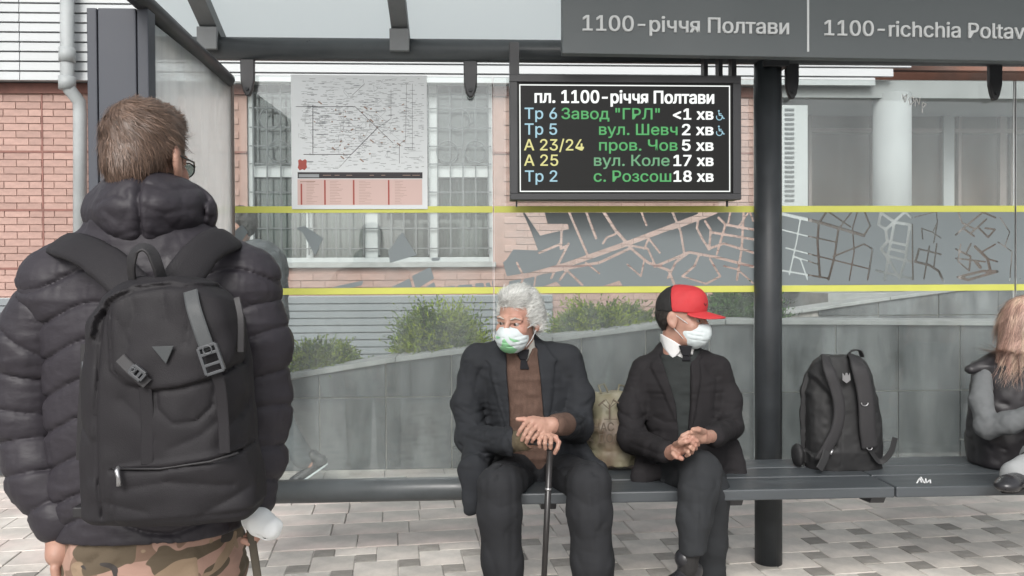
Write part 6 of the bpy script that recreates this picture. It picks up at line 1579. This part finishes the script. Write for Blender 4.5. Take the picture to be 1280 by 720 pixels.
# ------------------------------------------------------------------ face mask in his right hand, and the strap below it
mk3 = thing('loose_face_mask', 'white face mask crumpled in the right hand of the standing man', 'face mask', J(330, 660, 1.66))
f = Field(J(302, 684, 1.66) + V(-.02, -.07, -.01), J(354, 636, 1.66) + V(.02, .07, .01), .0028)
f.chain([J(312, 650, 1.67), J(324, 652, 1.655), J(337, 660, 1.645)], [.018, .026, .025], k=.01); f.cap(J(322, 662, 1.60), J(345, 668, 1.60), .010, .012, k=.006, sign=-1)
f.cap(J(318, 659, 1.645), J(333, 668, 1.635), .007, .008, k=.006, sign=-1); f.noise(.002, .015, 7); f.build('mask_cloth', 'mask_bright', mk3)
sp_ = thing('hanging_strap', 'narrow olive strap hanging below the hand that holds the white mask', 'strap', J(318, 700, 1.66))
MB().tube([J(311, 650, 1.68), J(314, 668, 1.67), J(318, 695, 1.67), J(322, 722, 1.67), V(J(326, 760, 1.67)[0], 1.67, .48)], [.0085] * 5, 12, flat=((0, 1, 0), .35)).build('webbing', 'olive_strap', sp_, smooth=True)

# ------------------------------------------------------------------ his backpack
kp = thing('backpack', 'black flap-top backpack with grey triangle badge worn by the standing man', 'backpack', J(205, 500, 1.5))
YF = 1.44
K = lambda x, y, d=0.0: J(x, y, YF + d)
f = Field(K(84, 668) * V(1, 0, 1) + V(0, 1.34, 0), K(328, 328) * V(1, 0, 1) + V(0, 1.68, 0), .0036)
yy = 1.545
f.loft([(*J(a, 500, yy - .03)[:1], yy, float(J(a, b, yy - .03)[2]), rx * (yy - .03) / FPX, ry) for a, b, rx, ry in [(213, 650, 94, .075), (211, 640, 105, .088), (208, 610, 108, .094), (205, 560, 103, .096), (203, 500, 98, .095), (203, 440, 94, .093), (204, 400, 89, .088), (205, 370, 74, .080), (206, 355, 56, .072), (206, 346, 32, .06)]], k=.01, e=3.2)
# flap, lower pocket, seams
F_ = 1.46
f.poly(tri([(133, 372), (150, 362), (230, 356), (283, 366), (293, 400), (294, 430), (288, 456), (262, 474), (225, 484), (190, 488), (160, 480), (140, 462), (136, 420)], F_), .009, (1.38, 1.54), .0025)
f.poly(tri([(138, 584), (300, 562), (312, 600), (316, 640), (140, 652), (134, 610)], F_), .005, (1.38, 1.56), .003)
yr_ = (1.3, 1.55); B3 = lambda l: tri(l, 1.45)
f.seam(B3([(138, 588), (200, 587), (262, 578), (304, 566)]), .003, .010, yr_)
f.seam(B3([(133, 372), (136, 420), (140, 462), (160, 480), (190, 489), (225, 485), (262, 475), (288, 457), (294, 430), (293, 400)]), .0035, .008, yr_)
f.seam(B3([(122, 382), (118, 440), (116, 520), (118, 600), (122, 650)]), .003, .009, yr_); f.seam(B3([(303, 390), (306, 470), (310, 560), (316, 640)]), .003, .008, yr_)
arc = [(108, 420), (112, 398), (128, 374), (158, 358), (206, 352), (252, 354), (286, 368), (300, 394), (304, 430)]
f.seam(B3(arc), .004, -.009, yr_); f.seam(B3([(x + (206 - x) * .04, y + 6) for x, y in arc]), .003, .008, yr_)
f.seam(B3([(194, 492), (197, 512), (216, 530), (243, 528), (261, 510), (265, 480)]), .003, .006, yr_)
f.seam(B3([(140, 655), (138, 590)]), .003, .005, yr_)
for p in ([(150, 500), (172, 522), (190, 548)], [(292, 512), (278, 540), (270, 560)], [(150, 612), (210, 602), (285, 610)], [(232, 368), (236, 400), (232, 430)], [(158, 370), (166, 392), (160, 410)], [(200, 366), (206, 400)], [(250, 645), (300, 618)], [(92, 540), (110, 556), (108, 600)], [(145, 400), (160, 430), (156, 452)], [(215, 560), (250, 545), (266, 530)], [(130, 630), (180, 640)]): f.seam(B3(p), .010, .005, yr_)
f.noise(.004, .06, 111).noise(.0025, (.03, .03, .04), 112); f.build('pack_body', 'pack_cloth', kp)
def front(x, y, d=0.0): return J(x, y, YF - d)
strap('closure_strap', [J(238, 364, 1.462), J(242, 385, 1.447), J(250, 410, 1.438), J(260, 438, 1.434)], .0125, 'pack_grey', kp)
strap('closure_strap', [J(268, 462, 1.434), J(275, 482, 1.440), J(279, 520, 1.446), J(281, 566, 1.446)], .0095, 'pack_cloth', kp, th=.003)
strap('closure_strap', [J(150, 448, 1.446), J(166, 464, 1.436), J(184, 480, 1.436)], .010, 'pack_dark', kp); strap('closure_strap', [J(181, 484, 1.447), J(184, 520, 1.449), J(184, 580, 1.450)], .011, 'pack_cloth', kp, th=.003)
# buckles
def buckle(cx, cy, ang_, s_, parent):
    c = J(cx, cy, 1.427); a = RAD(ang_); dx_ = V(math.cos(a), 0, math.sin(a)); dz_ = V(-math.sin(a), 0, math.cos(a)); w_, h_ = .0155 * s_, .024 * s_
    mb = MB()
    mb.obox(c - dx_ * w_, dx_ * .0026, V(0, .004, 0), dz_ * h_); mb.obox(c + dx_ * w_, dx_ * .0026, V(0, .004, 0), dz_ * h_)
    for k in (-1, -.35, .45, 1): mb.obox(c + dz_ * h_ * k, dx_ * w_, V(0, .0036, 0), dz_ * .0026)
    mb.tube([c + dz_ * h_ * .72 + (dx_ * math.cos(t) + dz_ * math.sin(t)) * .0075 * s_ + V(0, -.003, 0) for t in np.linspace(0, math.tau, 15)], .0018, 6)
    return mb.build('buckle', 'buckle', parent, bevel=.0012)
buckle(264, 449, 18, 1.0, kp); buckle(172, 466, 50, .5, kp)
MB().prism([J(190, 433, 1.4405), J(218, 432, 1.4405), J(208, 455, 1.4395)][::-1], (0, -.003, 0)).build('triangle_badge', 'pack_grey', kp, bevel=.001)
z = J(148, 584, 1.44); MB().tube([z, z + V(0, -.006, -.006), J(148, 596, 1.432), J(149, 607, 1.433)], [.004, .0045, .0035, .005], 8).build('zip_pull', 'steel', kp, smooth=True)
MB().tube([J(141, 586, 1.452), J(200, 586, 1.447), J(262, 577, 1.447), J(298, 566, 1.452)], .0022, 6).build('zip_line', 'pack_dark', kp, smooth=True)
strap('carry_handle', [J(166, 352, 1.50), J(164, 330, 1.482), J(169, 314, 1.478), J(180, 309, 1.478), J(190, 316, 1.480), J(197, 333, 1.485), J(203, 352, 1.50)], .0105, 'pack_dark', kp, centre=J(183, 345, 1.52), th=.006)
# shoulder straps over the jacket, side webbing
SC3 = J(190, 420, 1.76)
strap('shoulder_strap', [J(166, 362, 1.54), J(142, 337, 1.565), J(112, 316, 1.605), J(84, 306, 1.665), J(72, 308, 1.75), J(74, 335, 1.86), J(80, 380, 1.93)], [.036, .034, .032, .030], 'pack_cloth', kp, centre=SC3, th=.018, pad=True)
strap('shoulder_strap', [J(218, 362, 1.54), J(238, 334, 1.570), J(258, 311, 1.610), J(280, 300, 1.67), J(292, 304, 1.76), J(296, 335, 1.87), J(296, 380, 1.93)], [.034, .032, .030, .030], 'pack_cloth', kp, centre=SC3, th=.018, pad=True)
strap('side_webbing', [J(106, 430, 1.51), J(105, 470, 1.51), J(102, 520, 1.52), J(100, 575, 1.53)], .007, 'pack_dark', kp)
strap('side_webbing', [J(296, 372, 1.50), J(301, 400, 1.49), J(301, 440, 1.49)], .006, 'pack_dark', kp)
MB().tube([J(104, 452, 1.49), J(106, 500, 1.49)], .003, 8).build('side_zip', 'buckle', kp, smooth=True)
MB().box(J(90, 648, 1.52) + V(0, 0, 0), J(130, 628, 1.55)).build('base_tab', 'pack_dark', kp, bevel=.003)

# ------------------------------------------------------------------ juniper shrubs on the planting bed
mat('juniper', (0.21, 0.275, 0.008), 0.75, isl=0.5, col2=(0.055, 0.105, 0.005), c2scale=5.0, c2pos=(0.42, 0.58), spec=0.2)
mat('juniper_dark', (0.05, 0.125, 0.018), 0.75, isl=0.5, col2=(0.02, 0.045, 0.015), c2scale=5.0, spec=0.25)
mat('juniper_stem', (0.07, 0.045, 0.03), 0.9)
def juniper(name, label, cx, y0, x0, x1, top, Yc, m, n, seed):
    c = J(cx, y0, Yc); c[2] -= 0.03; r = np.random.RandomState(seed); w_ = (J(x1, y0, Yc)[0] - J(x0, y0, Yc)[0]) / 2; h_ = float(J(cx, top, Yc)[2] - c[2]); mx = (J(x1, y0, Yc)[0] + J(x0, y0, Yc)[0]) / 2 - c[0]
    t = thing(name, label, 'shrub', c, 'low juniper shrubs above the planter wall'); mb = MB(); sb = MB()
    for i in range(n):
        a = r.uniform(0, math.tau); e = r.uniform(.12, 1.0) ** .8; k = r.uniform(.62, 1.02) + (.22 if r.uniform() < .14 else 0)
        tip = c + V(mx * .9 + w_ * math.cos(a) * math.sqrt(1 - (e * .93) ** 2) * k, .36 * math.sin(a) * math.sqrt(1 - (e * .9) ** 2) * k, h_ * e * k)
        s0 = c + (tip - c) * r.uniform(.15, .5) + r.normal(0, .015, 3); mid = (s0 + tip) / 2 + V(0, 0, .03)
        if i % 9 == 0: sb.tube([c + V(0, 0, -.02), (c + mid) / 2 + V(0, 0, -.01), mid], [.008, .005, .002], 5)
        nn_ = 14
        for q in range(nn_):
            u = (q + 1) / nn_; p = s0 * (1 - u) ** 2 + mid * 2 * u * (1 - u) + tip * u * u; d = (tip - s0); d = d / (np.linalg.norm(d) + 1e-9)
            dd_ = d * .6 + r.normal(0, .5, 3) + V(0, 0, .25); dd_ /= np.linalg.norm(dd_); wv = np.cross(dd_, r.normal(0, 1, 3)); wv /= np.linalg.norm(wv) + 1e-9; L_ = .040 * (1.15 - .5 * u) * r.uniform(.7, 1.3)
            mb.add([p - wv * .0042, p + wv * .0042, p + dd_ * L_ * .6 + wv * .005, p + dd_ * L_, p + dd_ * L_ * .6 - wv * .005], [(0, 1, 2, 3, 4)])
    mb.build('foliage', m, t); sb.build('stem', 'juniper_stem', t); return t
juniper('juniper_shrub', 'small yellow-green juniper behind the elbow of the standing man', 395, 470, 352, 462, 424, 5.95, 'juniper', 900, 1)
juniper('juniper_shrub', 'tall yellow-green juniper left of the white haired man, before the grey siding', 545, 452, 486, 618, 376, 5.95, 'juniper', 1700, 2)
juniper('juniper_shrub', 'wide low juniper between the two seated men, before the brick wall', 752, 420, 682, 832, 378, 6.0, 'juniper', 1500, 3)
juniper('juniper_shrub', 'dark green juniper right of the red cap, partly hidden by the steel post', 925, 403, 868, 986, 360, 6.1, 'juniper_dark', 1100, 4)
